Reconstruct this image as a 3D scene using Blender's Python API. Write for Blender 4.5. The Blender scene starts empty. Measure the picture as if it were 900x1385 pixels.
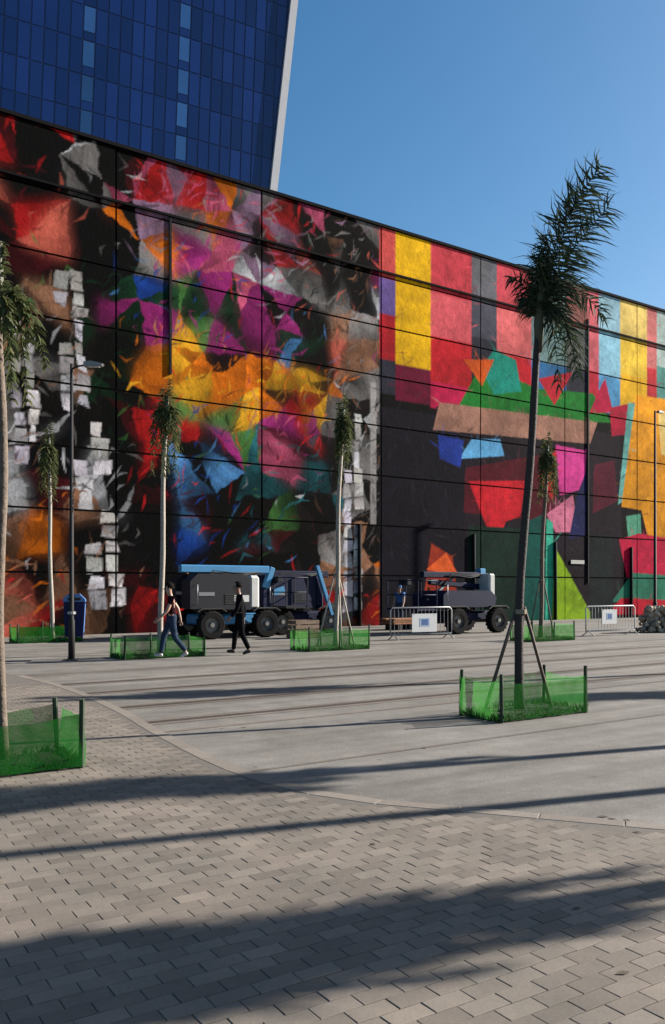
import bpy, bmesh, math, random
import numpy as np
from mathutils import Vector, Matrix

R = math.radians
rng = random.Random(11)
scene = bpy.context.scene
COL = scene.collection

# ---------------------------------------------------------------- camera, sky, sun, exposure
EYE = 1.65
cam_d = bpy.data.cameras.new('camera')
cam_d.sensor_fit = 'VERTICAL'
cam_d.sensor_height = 36.0
cam_d.lens = 29.9
cam_d.shift_y = 0.074
cam_d.clip_start = 0.1
cam_d.clip_end = 4000
cam = bpy.data.objects.new('camera', cam_d)
cam.location = (0, 0, EYE)
cam.rotation_euler = (R(90), 0, 0)
COL.objects.link(cam)
scene.camera = cam

SUN_AZ = R(20)      # angle of the direction to the sun, from +X towards +Y
SUN_EL = R(25)
world = bpy.data.worlds.new('World')
scene.world = world
world.use_nodes = True
wn = world.node_tree.nodes
wn.clear()
sky = wn.new('ShaderNodeTexSky')
sky.sky_type = 'NISHITA'
sky.sun_disc = False
sky.sun_elevation = SUN_EL
sky.sun_rotation = R(90) - SUN_AZ
sky.altitude = 10
sky.air_density = 1.0
sky.dust_density = 1.2
sky.ozone_density = 2.2
bg = wn.new('ShaderNodeBackground')
bg.inputs['Strength'].default_value = 0.055
wo = wn.new('ShaderNodeOutputWorld')
hsv = wn.new('ShaderNodeHueSaturation')
hsv.inputs['Saturation'].default_value = 1.32
hsv.inputs['Hue'].default_value = 0.494
world.node_tree.links.new(sky.outputs[0], hsv.inputs['Color'])
world.node_tree.links.new(hsv.outputs[0], bg.inputs[0])
world.node_tree.links.new(bg.outputs[0], wo.inputs[0])

sun_d = bpy.data.lights.new('sun', 'SUN')
sun_d.energy = 5.0
sun_d.angle = R(0.53)
sun_d.color = (1.0, 0.94, 0.86)
sun = bpy.data.objects.new('sun', sun_d)
SD = Vector((math.cos(SUN_AZ) * math.cos(SUN_EL), math.sin(SUN_AZ) * math.cos(SUN_EL), math.sin(SUN_EL)))
sun.rotation_euler = SD.to_track_quat('Z', 'Y').to_euler()
sun.location = (30, 10, 40)
COL.objects.link(sun)

vs = scene.view_settings
vs.view_transform = 'Standard'
vs.look = 'None'
vs.exposure = 1.48
vs.gamma = 1.0
vs.use_curve_mapping = False
scene.cycles.use_denoising = True
scene.cycles.max_bounces = 8
scene.cycles.transparent_max_bounces = 24

# ---------------------------------------------------------------- street frame: u along the wall, w out from it
P0 = Vector((-11.08, 28.3, 0))
E = Vector((0.826, 0.5637, 0)).normalized()
N = Vector((E.y, -E.x, 0))
WALL_ANG = math.atan2(E.y, E.x)
def W(u, w, z=0.0):
    return P0 + E * u + N * w + Vector((0, 0, z))
SH = Vector((math.cos(SUN_AZ), math.sin(SUN_AZ), 0))

# ---------------------------------------------------------------- materials
ALB = 0.62      # real-world reflectances are modest; the exposure lifts the picture
def lin(c):
    return tuple(((v / 255) / 12.92 if v / 255 <= 0.04045 else ((v / 255 + 0.055) / 1.055) ** 2.4) for v in c)

def mat(name, col, rough=0.7, metal=0.0, var=0.15, scale=8.0, bump=0.0, bscale=60.0, spec=0.5, rand=None, rvar=0.2):
    m = bpy.data.materials.new(name)
    m.use_nodes = True
    nt = m.node_tree
    b = nt.nodes['Principled BSDF']
    b.inputs['Roughness'].default_value = rough
    b.inputs['Metallic'].default_value = metal
    b.inputs['Specular IOR Level'].default_value = spec
    tc = nt.nodes.new('ShaderNodeTexCoord')
    nz = nt.nodes.new('ShaderNodeTexNoise')
    nz.inputs['Scale'].default_value = scale
    nz.inputs['Detail'].default_value = 6
    nz.inputs['Roughness'].default_value = 0.65
    nt.links.new(tc.outputs['Object'], nz.inputs['Vector'])
    mr = nt.nodes.new('ShaderNodeMapRange')
    mr.inputs['From Min'].default_value = 0.3
    mr.inputs['From Max'].default_value = 0.7
    mr.inputs['To Min'].default_value = 1 - var
    mr.inputs['To Max'].default_value = 1 + var
    nt.links.new(nz.outputs['Fac'], mr.inputs['Value'])
    fac = mr.outputs[0]
    if rand:
        if rand == 'object':
            src = nt.nodes.new('ShaderNodeObjectInfo').outputs['Random']
        else:
            src = nt.nodes.new('ShaderNodeNewGeometry').outputs['Random Per Island']
        m2 = nt.nodes.new('ShaderNodeMapRange')
        m2.inputs['To Min'].default_value = 1 - rvar
        m2.inputs['To Max'].default_value = 1 + rvar
        nt.links.new(src, m2.inputs['Value'])
        mm = nt.nodes.new('ShaderNodeMath')
        mm.operation = 'MULTIPLY'
        nt.links.new(fac, mm.inputs[0])
        nt.links.new(m2.outputs[0], mm.inputs[1])
        fac = mm.outputs[0]
    vm = nt.nodes.new('ShaderNodeVectorMath')
    vm.operation = 'SCALE'
    vm.inputs[0].default_value = tuple(v * ALB for v in col[:3])
    nt.links.new(fac, vm.inputs['Scale'])
    nt.links.new(vm.outputs[0], b.inputs['Base Color'])
    if bump:
        n2 = nt.nodes.new('ShaderNodeTexNoise')
        n2.inputs['Scale'].default_value = bscale
        n2.inputs['Detail'].default_value = 5
        nt.links.new(tc.outputs['Object'], n2.inputs['Vector'])
        bp = nt.nodes.new('ShaderNodeBump')
        bp.inputs['Strength'].default_value = bump
        bp.inputs['Distance'].default_value = 0.02
        nt.links.new(n2.outputs['Fac'], bp.inputs['Height'])
        nt.links.new(bp.outputs[0], b.inputs['Normal'])
    return m

def leaf_mat(name, col, col2, trans=0.35):
    m = bpy.data.materials.new(name)
    m.use_nodes = True
    nt = m.node_tree
    nt.nodes.clear()
    out = nt.nodes.new('ShaderNodeOutputMaterial')
    geo = nt.nodes.new('ShaderNodeNewGeometry')
    mx = nt.nodes.new('ShaderNodeMix')
    mx.data_type = 'RGBA'
    mx.inputs[6].default_value = (*[v * ALB for v in col], 1)
    mx.inputs[7].default_value = (*[v * ALB for v in col2], 1)
    nt.links.new(geo.outputs['Random Per Island'], mx.inputs[0])
    d = nt.nodes.new('ShaderNodeBsdfPrincipled')
    d.inputs['Roughness'].default_value = 0.8
    d.inputs['Specular IOR Level'].default_value = 0.15
    t = nt.nodes.new('ShaderNodeBsdfTranslucent')
    nt.links.new(mx.outputs[2], d.inputs['Base Color'])
    nt.links.new(mx.outputs[2], t.inputs['Color'])
    s = nt.nodes.new('ShaderNodeMixShader')
    s.inputs[0].default_value = trans
    nt.links.new(d.outputs[0], s.inputs[1])
    nt.links.new(t.outputs[0], s.inputs[2])
    nt.links.new(s.outputs[0], out.inputs[0])
    return m

def net_mat(name, col, alpha):
    m = bpy.data.materials.new(name)
    m.use_nodes = True
    nt = m.node_tree
    nt.nodes.clear()
    out = nt.nodes.new('ShaderNodeOutputMaterial')
    d = nt.nodes.new('ShaderNodeBsdfDiffuse')
    d.inputs['Color'].default_value = (*[v * ALB for v in col], 1)
    t = nt.nodes.new('ShaderNodeBsdfTranslucent')
    t.inputs['Color'].default_value = (*[v * ALB for v in col], 1)
    a = nt.nodes.new('ShaderNodeMixShader')
    a.inputs[0].default_value = 0.55
    nt.links.new(d.outputs[0], a.inputs[1])
    nt.links.new(t.outputs[0], a.inputs[2])
    tr = nt.nodes.new('ShaderNodeBsdfTransparent')
    tc = nt.nodes.new('ShaderNodeTexCoord')
    nz = nt.nodes.new('ShaderNodeTexNoise')
    nz.inputs['Scale'].default_value = 7
    nz.inputs['Detail'].default_value = 5
    nt.links.new(tc.outputs['Object'], nz.inputs['Vector'])
    wv = nt.nodes.new('ShaderNodeTexWave')
    wv.bands_direction = 'Z'
    wv.inputs['Scale'].default_value = 26
    wv.inputs['Distortion'].default_value = 1.5
    nt.links.new(tc.outputs['Object'], wv.inputs['Vector'])
    ad = nt.nodes.new('ShaderNodeMath')
    ad.operation = 'MULTIPLY_ADD'
    ad.inputs[1].default_value = 0.12
    nt.links.new(wv.outputs['Fac'], ad.inputs[0])
    mr = nt.nodes.new('ShaderNodeMapRange')
    mr.inputs['From Min'].default_value = 0.3
    mr.inputs['From Max'].default_value = 0.7
    mr.inputs['To Min'].default_value = alpha - 0.16
    mr.inputs['To Max'].default_value = alpha + 0.1
    nt.links.new(nz.outputs['Fac'], mr.inputs['Value'])
    nt.links.new(mr.outputs[0], ad.inputs[2])
    s = nt.nodes.new('ShaderNodeMixShader')
    nt.links.new(ad.outputs[0], s.inputs[0])
    nt.links.new(tr.outputs[0], s.inputs[1])
    nt.links.new(a.outputs[0], s.inputs[2])
    nt.links.new(s.outputs[0], out.inputs[0])
    return m

def ground_mat(name, col, col2, streak=0.25):
    """concrete: two tones in blotches, streaks along the street, fine grain"""
    m = bpy.data.materials.new(name)
    m.use_nodes = True
    nt = m.node_tree
    b = nt.nodes['Principled BSDF']
    b.inputs['Roughness'].default_value = 0.85
    b.inputs['Specular IOR Level'].default_value = 0.25
    geo = nt.nodes.new('ShaderNodeNewGeometry')
    n1 = nt.nodes.new('ShaderNodeTexNoise')
    n1.inputs['Scale'].default_value = 0.6
    n1.inputs['Detail'].default_value = 8
    n1.inputs['Roughness'].default_value = 0.7
    nt.links.new(geo.outputs['Position'], n1.inputs['Vector'])
    mp = nt.nodes.new('ShaderNodeMapping')
    mp.vector_type = 'TEXTURE'
    mp.inputs['Rotation'].default_value = (0, 0, WALL_ANG)
    mp.inputs['Scale'].default_value = (9, 0.5, 1)
    nt.links.new(geo.outputs['Position'], mp.inputs['Vector'])
    n2 = nt.nodes.new('ShaderNodeTexNoise')
    n2.inputs['Scale'].default_value = 1.1
    n2.inputs['Detail'].default_value = 5
    nt.links.new(mp.outputs[0], n2.inputs['Vector'])
    n3 = nt.nodes.new('ShaderNodeTexNoise')
    n3.inputs['Scale'].default_value = 38
    n3.inputs['Detail'].default_value = 4
    nt.links.new(geo.outputs['Position'], n3.inputs['Vector'])
    mr = nt.nodes.new('ShaderNodeMapRange')
    mr.inputs['From Min'].default_value = 0.35
    mr.inputs['From Max'].default_value = 0.65
    nt.links.new(n1.outputs['Fac'], mr.inputs['Value'])
    mx = nt.nodes.new('ShaderNodeMix')
    mx.data_type = 'RGBA'
    mx.inputs[6].default_value = (*[v * ALB for v in col], 1)
    mx.inputs[7].default_value = (*[v * ALB for v in col2], 1)
    nt.links.new(mr.outputs[0], mx.inputs[0])
    m2 = nt.nodes.new('ShaderNodeMapRange')
    m2.inputs['From Min'].default_value = 0.35
    m2.inputs['From Max'].default_value = 0.65
    m2.inputs['To Min'].default_value = 1 - streak
    m2.inputs['To Max'].default_value = 1 + streak * 0.6
    nt.links.new(n2.outputs['Fac'], m2.inputs['Value'])
    m3 = nt.nodes.new('ShaderNodeMapRange')
    m3.inputs['From Min'].default_value = 0.3
    m3.inputs['From Max'].default_value = 0.7
    m3.inputs['To Min'].default_value = 0.86
    m3.inputs['To Max'].default_value = 1.12
    nt.links.new(n3.outputs['Fac'], m3.inputs['Value'])
    mm = nt.nodes.new('ShaderNodeMath')
    mm.operation = 'MULTIPLY'
    nt.links.new(m2.outputs[0], mm.inputs[0])
    nt.links.new(m3.outputs[0], mm.inputs[1])
    vm = nt.nodes.new('ShaderNodeVectorMath')
    vm.operation = 'SCALE'
    nt.links.new(mx.outputs[2], vm.inputs[0])
    nt.links.new(mm.outputs[0], vm.inputs['Scale'])
    nt.links.new(vm.outputs[0], b.inputs['Base Color'])
    vo = nt.nodes.new('ShaderNodeTexVoronoi')
    vo.inputs['Scale'].default_value = 1.9
    vo.inputs['Randomness'].default_value = 1.0
    nt.links.new(geo.outputs['Position'], vo.inputs['Vector'])
    sp = nt.nodes.new('ShaderNodeMapRange')
    sp.inputs['From Min'].default_value = 0.03
    sp.inputs['From Max'].default_value = 0.07
    sp.inputs['To Min'].default_value = 0.55
    sp.inputs['To Max'].default_value = 1.0
    nt.links.new(vo.outputs['Distance'], sp.inputs['Value'])
    n4 = nt.nodes.new('ShaderNodeTexNoise')
    n4.inputs['Scale'].default_value = 2.6
    n4.inputs['Detail'].default_value = 9
    n4.inputs['Roughness'].default_value = 0.75
    nt.links.new(geo.outputs['Position'], n4.inputs['Vector'])
    m4 = nt.nodes.new('ShaderNodeMapRange')
    m4.inputs['From Min'].default_value = 0.3
    m4.inputs['From Max'].default_value = 0.7
    m4.inputs['To Min'].default_value = 0.8
    m4.inputs['To Max'].default_value = 1.16
    nt.links.new(n4.outputs['Fac'], m4.inputs['Value'])
    ma = nt.nodes.new('ShaderNodeMath')
    ma.operation = 'MULTIPLY'
    nt.links.new(sp.outputs[0], ma.inputs[0])
    nt.links.new(m4.outputs[0], ma.inputs[1])
    vs_ = nt.nodes.new('ShaderNodeVectorMath')
    vs_.operation = 'SCALE'
    nt.links.new(vm.outputs[0], vs_.inputs[0])
    nt.links.new(ma.outputs[0], vs_.inputs['Scale'])
    nt.links.new(vs_.outputs[0], b.inputs['Base Color'])
    bp = nt.nodes.new('ShaderNodeBump')
    bp.inputs['Strength'].default_value = 0.25
    bp.inputs['Distance'].default_value = 0.01
    nt.links.new(n3.outputs['Fac'], bp.inputs['Height'])
    nt.links.new(bp.outputs[0], b.inputs['Normal'])
    return m

def paver_mat(name, rand):
    m = mat(name, (0.270, 0.232, 0.196), 0.85, 0, 0.12, 90, 0.35, 300, 0.25, rand, 0.19)
    nt = m.node_tree
    b = nt.nodes['Principled BSDF']
    vm = b.inputs['Base Color'].links[0].from_socket
    geo = nt.nodes.new('ShaderNodeNewGeometry')
    n1 = nt.nodes.new('ShaderNodeTexNoise')
    n1.inputs['Scale'].default_value = 0.9
    n1.inputs['Detail'].default_value = 7
    n1.inputs['Roughness'].default_value = 0.7
    nt.links.new(geo.outputs['Position'], n1.inputs['Vector'])
    cr = nt.nodes.new('ShaderNodeValToRGB')
    cr.color_ramp.elements[0].position = 0.33
    cr.color_ramp.elements[0].color = (0.72, 0.75, 0.74, 1)
    cr.color_ramp.elements[1].position = 0.66
    cr.color_ramp.elements[1].color = (1.12, 1.07, 1.03, 1)
    nt.links.new(n1.outputs['Fac'], cr.inputs[0])
    mx = nt.nodes.new('ShaderNodeVectorMath')
    mx.operation = 'MULTIPLY'
    nt.links.new(vm, mx.inputs[0])
    nt.links.new(cr.outputs[0], mx.inputs[1])
    nt.links.new(mx.outputs[0], b.inputs['Base Color'])
    return m

def mural_mat():
    m = bpy.data.materials.new('mural_paint')
    m.use_nodes = True
    nt = m.node_tree
    b = nt.nodes['Principled BSDF']
    b.inputs['Roughness'].default_value = 0.9
    b.inputs['Specular IOR Level'].default_value = 0.04
    at = nt.nodes.new('ShaderNodeAttribute')
    at.attribute_name = 'paint'
    geo = nt.nodes.new('ShaderNodeNewGeometry')
    n1 = nt.nodes.new('ShaderNodeTexNoise')
    n1.inputs['Scale'].default_value = 3.2
    n1.inputs['Detail'].default_value = 9
    n1.inputs['Roughness'].default_value = 0.8
    nt.links.new(geo.outputs['Position'], n1.inputs['Vector'])
    mr = nt.nodes.new('ShaderNodeMapRange')
    mr.inputs['From Min'].default_value = 0.3
    mr.inputs['From Max'].default_value = 0.7
    mr.inputs['To Min'].default_value = 0.7
    mr.inputs['To Max'].default_value = 1.25
    nt.links.new(n1.outputs['Fac'], mr.inputs['Value'])
    vm = nt.nodes.new('ShaderNodeVectorMath')
    vm.operation = 'SCALE'
    nt.links.new(at.outputs['Color'], vm.inputs[0])
    nt.links.new(mr.outputs[0], vm.inputs['Scale'])
    nt.links.new(vm.outputs[0], b.inputs['Base Color'])
    n2 = nt.nodes.new('ShaderNodeTexNoise')
    n2.inputs['Scale'].default_value = 9
    n2.inputs['Detail'].default_value = 8
    nt.links.new(geo.outputs['Position'], n2.inputs['Vector'])
    bp = nt.nodes.new('ShaderNodeBump')
    bp.inputs['Strength'].default_value = 0.35
    bp.inputs['Distance'].default_value = 0.03
    nt.links.new(n2.outputs['Fac'], bp.inputs['Height'])
    nt.links.new(bp.outputs[0], b.inputs['Normal'])
    return m

M = {
    'concrete': ground_mat('concrete_paving', (0.19, 0.173, 0.150), (0.275, 0.256, 0.229)),
    'trackband': ground_mat('track_concrete', (0.165, 0.134, 0.108), (0.215, 0.183, 0.153), 0.3),
    'bed': mat('joint_sand', (0.14, 0.12, 0.10), 0.95, 0, 0.2, 30),
    'paver': paver_mat('paver_stone', 'object'),
    'paver_far': paver_mat('paver_stone_far', 'island'),
    'edging': mat('edging_granite', (0.27, 0.23, 0.19), 0.8, 0, 0.12, 20, 0.2, 120, 0.3, 'object', 0.1),
    'rail': mat('worn_rail_steel', (0.16, 0.12, 0.10), 0.45, 0.6, 0.2, 10),
    'groove': mat('groove_dark', (0.03, 0.028, 0.025), 0.95),
    'mural': mural_mat(),
    'wall_core': mat('wall_joint_dark', (0.015, 0.014, 0.014), 0.9),
    'coping': mat('coping_dark', (0.012, 0.011, 0.012), 0.95, spec=0.05),
    'pipe': mat('pipe_dark', (0.012, 0.012, 0.014), 0.8, spec=0.1),
    'plaque': mat('plaque_grey', (0.35, 0.34, 0.33), 0.6),
    'tower_frame': mat('tower_frame_blue', (0.022, 0.055, 0.19), 0.55, 0, 0.1, 0.4),
    'fin': mat('tower_fin_white', (0.72, 0.71, 0.73), 0.5, 0, 0.05, 1),
    'fin_side': mat('tower_roof_grey', (0.3, 0.3, 0.32), 0.7),
    'net': net_mat('green_netting', (0.07, 0.33, 0.06), 0.44),
    'net_dark': net_mat('green_netting_deep', (0.03, 0.23, 0.035), 0.62),
    'post': mat('post_dark_green', (0.02, 0.045, 0.018), 0.8, 0, 0.3, 30),
    'soil': mat('soil', (0.045, 0.035, 0.025), 0.95, 0, 0.3, 20, 0.5, 60),
    'grass': leaf_mat('grass', (0.03, 0.075, 0.018), (0.06, 0.13, 0.03), 0.3),
    'palm_leaf': leaf_mat('palm_leaf', (0.030, 0.050, 0.030), (0.075, 0.10, 0.055), 0.22),
    'palm_leaf_dry': leaf_mat('palm_leaf_olive', (0.07, 0.10, 0.035), (0.16, 0.17, 0.07), 0.35),
    'rachis': mat('rachis', (0.08, 0.08, 0.04), 0.7),
    'bark': mat('palm_bark', (0.17, 0.125, 0.09), 0.85, 0, 0.3, 14, 0.5, 40),
    'bark_dark': mat('palm_bark_dark', (0.04, 0.028, 0.024), 0.85, 0, 0.3, 14, 0.5, 40),
    'bark_pale': mat('palm_bark_pale', (0.40, 0.35, 0.29), 0.85, 0, 0.2, 14, 0.4, 40),
    'stake': mat('stake_wood', (0.13, 0.085, 0.06), 0.85, 0, 0.3, 20),
    'stake_pale': mat('stake_wood_pale', (0.48, 0.43, 0.36), 0.85, 0, 0.2, 20),
    'tie': mat('tie_rope', (0.3, 0.25, 0.18), 0.9),
    'lamp_pole': mat('lamp_pole_paint', (0.03, 0.027, 0.027), 0.7, 0.0, 0.15, 5, spec=0.2),
    'lamp_head': mat('lamp_head_grey', (0.30, 0.30, 0.30), 0.5, 0.3),
    'lamp_glass': mat('lamp_glass', (0.6, 0.6, 0.58), 0.25),
    'bin_navy': mat('bin_plastic_navy', (0.008, 0.014, 0.085), 0.6, 0, 0.1, spec=0.2),
    'bin_blue': mat('bin_plastic_blue', (0.10, 0.24, 0.55), 0.45, 0, 0.1),
    'lift_blue': mat('lift_paint_blue', (0.06, 0.27, 0.52), 0.5, 0, 0.12, 3, spec=0.3),
    'lift_navy': mat('lift_paint_navy', (0.007, 0.012, 0.045), 0.6, 0, 0.15, 3, spec=0.15),
    'lift_grey': mat('lift_paint_charcoal', (0.022, 0.023, 0.030), 0.6, 0, 0.15, 3, spec=0.15),
    'lift_white': mat('lift_paint_white', (0.66, 0.65, 0.62), 0.45, 0, 0.1, 3),
    'lift_decal': mat('lift_decal_grey', (0.20, 0.20, 0.21), 0.5),
    'tyre': mat('tyre_rubber', (0.014, 0.013, 0.013), 0.95, 0, 0.2, 12, 0.3, 30, 0.1),
    'rim': mat('rim_grey', (0.22, 0.21, 0.20), 0.5, 0.4),
    'black': mat('black_rubber', (0.012, 0.012, 0.012), 0.8),
    'galv': mat('galvanised_steel', (0.36, 0.36, 0.37), 0.45, 0.5, 0.12),
    'galv_pale': mat('barrier_pale_paint', (0.62, 0.61, 0.58), 0.5, 0.1, 0.1),
    'sign_white': mat('sign_white', (0.80, 0.80, 0.79), 0.5, 0, 0.04),
    'sign_blue': mat('sign_blue', (0.04, 0.13, 0.38), 0.5, 0, 0.05),
    'sign_pale': mat('sign_pale_blue', (0.42, 0.55, 0.72), 0.5, 0, 0.05),
    'rubble': mat('rubble_tan', (0.40, 0.33, 0.25), 0.9, 0, 0.3, 6, 0.4, 20, 0.3, 'object', 0.35),
    'plank': mat('plank_orange_wood', (0.36, 0.15, 0.06), 0.8, 0, 0.3, 6, 0, 60, 0.3, 'object', 0.2),
    'crate': mat('crate_brown', (0.20, 0.13, 0.085), 0.85, 0, 0.3, 8),
    'skin': mat('skin', (0.26, 0.135, 0.09), 0.55, 0, 0.08),
    'skin_light': mat('skin_light', (0.48, 0.28, 0.20), 0.55, 0, 0.08),
    'hair': mat('hair_black', (0.010, 0.008, 0.007), 0.9, spec=0.05),
    'cloth_black': mat('cloth_black', (0.007, 0.007, 0.009), 0.95, 0, 0.2, 12, 0.3, 25, 0.05),
    'cloth_maroon': mat('cloth_maroon', (0.035, 0.010, 0.014), 0.95, 0, 0.2, 12, 0.3, 25, 0.05),
    'cloth_white': mat('cloth_white', (0.62, 0.60, 0.62), 0.9, 0, 0.1, 12, 0.3, 25),
    'jeans': mat('jeans', (0.035, 0.055, 0.095), 0.95, 0, 0.4, 9, 0.3, 25, 0.05),
    'cloth_blue': mat('cloth_blue', (0.03, 0.13, 0.36), 0.9, 0, 0.2, 12, 0.3, 25),
    'shoe_white': mat('shoe_white', (0.6, 0.6, 0.58), 0.7),
    'dry_leaf': mat('dry_leaf', (0.10, 0.07, 0.045), 0.9, 0, 0.3, 30),
}
def glass_mat(name, col, rough=0.12, spec=0.6):
    m = mat(name, col, rough, 0.0, 0.12, 0.15, 0.0, 60, spec, 'object', 0.34)
    return m
M['glass'] = glass_mat('tower_glass', (0.010, 0.030, 0.150))
M['glass_light'] = glass_mat('tower_glass_pale', (0.035, 0.11, 0.30))

# ---------------------------------------------------------------- mesh helpers
class MB:
    def __init__(self):
        self.v = []
        self.f = []
    def add(self, vs, fs):
        o = len(self.v)
        self.v.extend([tuple(p) for p in vs])
        self.f.extend([tuple(i + o for i in f) for f in fs])
        return self
    def box(self, c, s, rz=0.0, rx=0.0, ry=0.0, bev=0.0):
        mtx = Matrix.Translation(Vector(c)) @ Matrix.Rotation(rz, 4, 'Z') @ Matrix.Rotation(ry, 4, 'Y') @ Matrix.Rotation(rx, 4, 'X')
        x, y, z = s[0] / 2, s[1] / 2, s[2] / 2
        if bev <= 0:
            vs = [(-x, -y, -z), (x, -y, -z), (x, y, -z), (-x, y, -z), (-x, -y, z), (x, -y, z), (x, y, z), (-x, y, z)]
            fs = [(0, 3, 2, 1), (4, 5, 6, 7), (0, 1, 5, 4), (1, 2, 6, 5), (2, 3, 7, 6), (3, 0, 4, 7)]
        else:
            b = bev
            vs = []
            for zz, in_ in ((-z, b), (-z + b, 0), (z - b, 0), (z, b)):
                vs += [(-x + in_, -y + b, zz), (-x + b, -y + in_, zz), (x - b, -y + in_, zz), (x - in_, -y + b, zz),
                       (x - in_, y - b, zz), (x - b, y - in_, zz), (-x + b, y - in_, zz), (-x + in_, y - b, zz)]
            fs = [tuple(range(7, -1, -1)), tuple(range(24, 32))]
            for k in range(3):
                for i in range(8):
                    j = (i + 1) % 8
                    fs.append((k * 8 + i, k * 8 + j, (k + 1) * 8 + j, (k + 1) * 8 + i))
        return self.add([mtx @ Vector(p) for p in vs], fs)
    def tube(self, pts, rad, seg=8, cap=True):
        pts = [Vector(p) for p in pts]
        n = len(pts)
        rads = rad if isinstance(rad, (list, tuple)) else [rad] * n
        rings = []
        ref = Vector((0, 0, 1))
        prev = None
        for i, p in enumerate(pts):
            t = (pts[min(i + 1, n - 1)] - pts[max(i - 1, 0)]).normalized()
            if prev is None:
                a = t.cross(ref)
                if a.length < 1e-3:
                    a = t.cross(Vector((1, 0, 0)))
                a.normalize()
            else:
                a = prev - t * prev.dot(t)
                a.normalize()
            prev = a
            b = t.cross(a)
            rings.append([p + (a * math.cos(2 * math.pi * k / seg) + b * math.sin(2 * math.pi * k / seg)) * rads[i] for k in range(seg)])
        vs = [q for r in rings for q in r]
        fs = []
        for i in range(n - 1):
            for k in range(seg):
                k2 = (k + 1) % seg
                fs.append((i * seg + k, i * seg + k2, (i + 1) * seg + k2, (i + 1) * seg + k))
        if cap:
            fs.append(tuple(range(seg - 1, -1, -1)))
            fs.append(tuple((n - 1) * seg + k for k in range(seg)))
        return self.add(vs, fs)
    def lathe(self, prof, axis='Z', seg=20, c=(0, 0, 0)):
        """closed profile of (r, h) swept round an axis"""
        c = Vector(c)
        vs = []
        for k in range(seg):
            a = 2 * math.pi * k / seg
            for r, h in prof:
                if axis == 'Z':
                    p = (r * math.cos(a), r * math.sin(a), h)
                else:
                    p = (r * math.cos(a), h, r * math.sin(a))
                vs.append(c + Vector(p))
        m = len(prof)
        fs = []
        for k in range(seg):
            k2 = (k + 1) % seg
            for i in range(m):
                j = (i + 1) % m
                fs.append((k * m + i, k2 * m + i, k2 * m + j, k * m + j))
        return self.add(vs, fs)
    def prism(self, poly, y0, y1):
        """polygon in x,z pushed along y"""
        n = len(poly)
        vs = [(x, y0, z) for x, z in poly] + [(x, y1, z) for x, z in poly]
        fs = [tuple(range(n)), tuple(range(2 * n - 1, n - 1, -1))]
        for i in range(n):
            j = (i + 1) % n
            fs.append((i, n + i, n + j, j))
        return self.add(vs, fs)
    def mesh(self, name):
        me = bpy.data.meshes.new(name)
        me.from_pydata(self.v, [], self.f)
        me.update()
        bm = bmesh.new()
        bm.from_mesh(me)
        bmesh.ops.recalc_face_normals(bm, faces=bm.faces)
        bm.to_mesh(me)
        bm.free()
        return me
    def build(self, name, m, parent=None, smooth=False, raw=False):
        if raw:
            me = bpy.data.meshes.new(name)
            me.from_pydata(self.v, [], self.f)
            me.update()
        else:
            me = self.mesh(name)
        return link(name, me, m, parent, smooth)

def link(name, me, m, parent=None, smooth=False):
    if m is not None and not me.materials:
        me.materials.append(m)
    if smooth:
        me.polygons.foreach_set('use_smooth', [True] * len(me.polygons))
    o = bpy.data.objects.new(name, me)
    COL.objects.link(o)
    if parent is not None:
        o.parent = parent
    return o

def tag(o, label=None, cat=None, group=None, kind=None):
    if label: o['label'] = label
    if cat: o['category'] = cat
    if group: o['group'] = group
    if kind: o['kind'] = kind
    return o

def thing(name, loc, rz=0.0, label=None, cat=None, group=None):
    o = bpy.data.objects.new(name, None)
    o.empty_display_size = 0.2
    o.location = loc
    o.rotation_euler = (0, 0, rz)
    COL.objects.link(o)
    return tag(o, label, cat, group)

def copy_tree(o, parent=None):
    c = o.copy()
    COL.objects.link(c)
    c.parent = parent
    for ch in list(o.children):
        copy_tree(ch, c)
    return c

# ================================================================ GROUND
g = MB()
g.add([(-700, -300, 0), (900, -300, 0), (900, 1500, 0), (-700, 1500, 0)], [(0, 1, 2, 3)])
ground = tag(g.build('ground', M['concrete'], raw=True), 'pale grey concrete plaza floor in low sunlight', None, kind='structure')

# curved edge between the small pavers (near) and the plain concrete (towards the wall)
EDGE = [(-9.0, 19.5), (-5.6, 15.6), (-4.2, 13.7), (-2.9, 11.5), (-2.05, 9.8), (-1.12, 8.07), (-0.55, 7.25), (0.0, 6.72), (0.45, 6.5), (0.95, 6.33),
        (2.15, 5.89), (3.6, 5.4), (6.0, 4.6), (10.0, 3.2)]
def dense(pts, step=0.1):
    out = []
    P = [Vector((*p, 0)) for p in pts]
    for i in range(len(P) - 1):
        a, b = P[max(i - 1, 0)], P[i]
        c, d = P[i + 1], P[min(i + 2, len(P) - 1)]
        k = max(2, int((c - b).length / step))
        for j in range(k):
            t = j / k
            out.append(0.5 * ((2 * b) + (c - a) * t + (2 * a - 5 * b + 4 * c - d) * t * t + (3 * b - a - 3 * c + d) * t ** 3))
    out.append(P[-1])
    return out
edge = dense(EDGE)
# bed under the pavers
bedpts = [p.copy() for p in edge] + [Vector((10, -6, 0)), Vector((-16, -6, 0)), Vector((-16, 19.5, 0))]
bmb = bmesh.new()
vv = [bmb.verts.new((p.x, p.y, 0.004)) for p in bedpts]
bmb.faces.new(vv)
bmesh.ops.triangulate(bmb, faces=bmb.faces)
bmesh.ops.recalc_face_normals(bmb, faces=bmb.faces)
me = bpy.data.meshes.new('paving_bed')
bmb.to_mesh(me)
bmb.free()
bed = tag(link('paving', me, M['bed']), 'small rectangular stone pavers laid in staggered courses', None, kind='structure')

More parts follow.
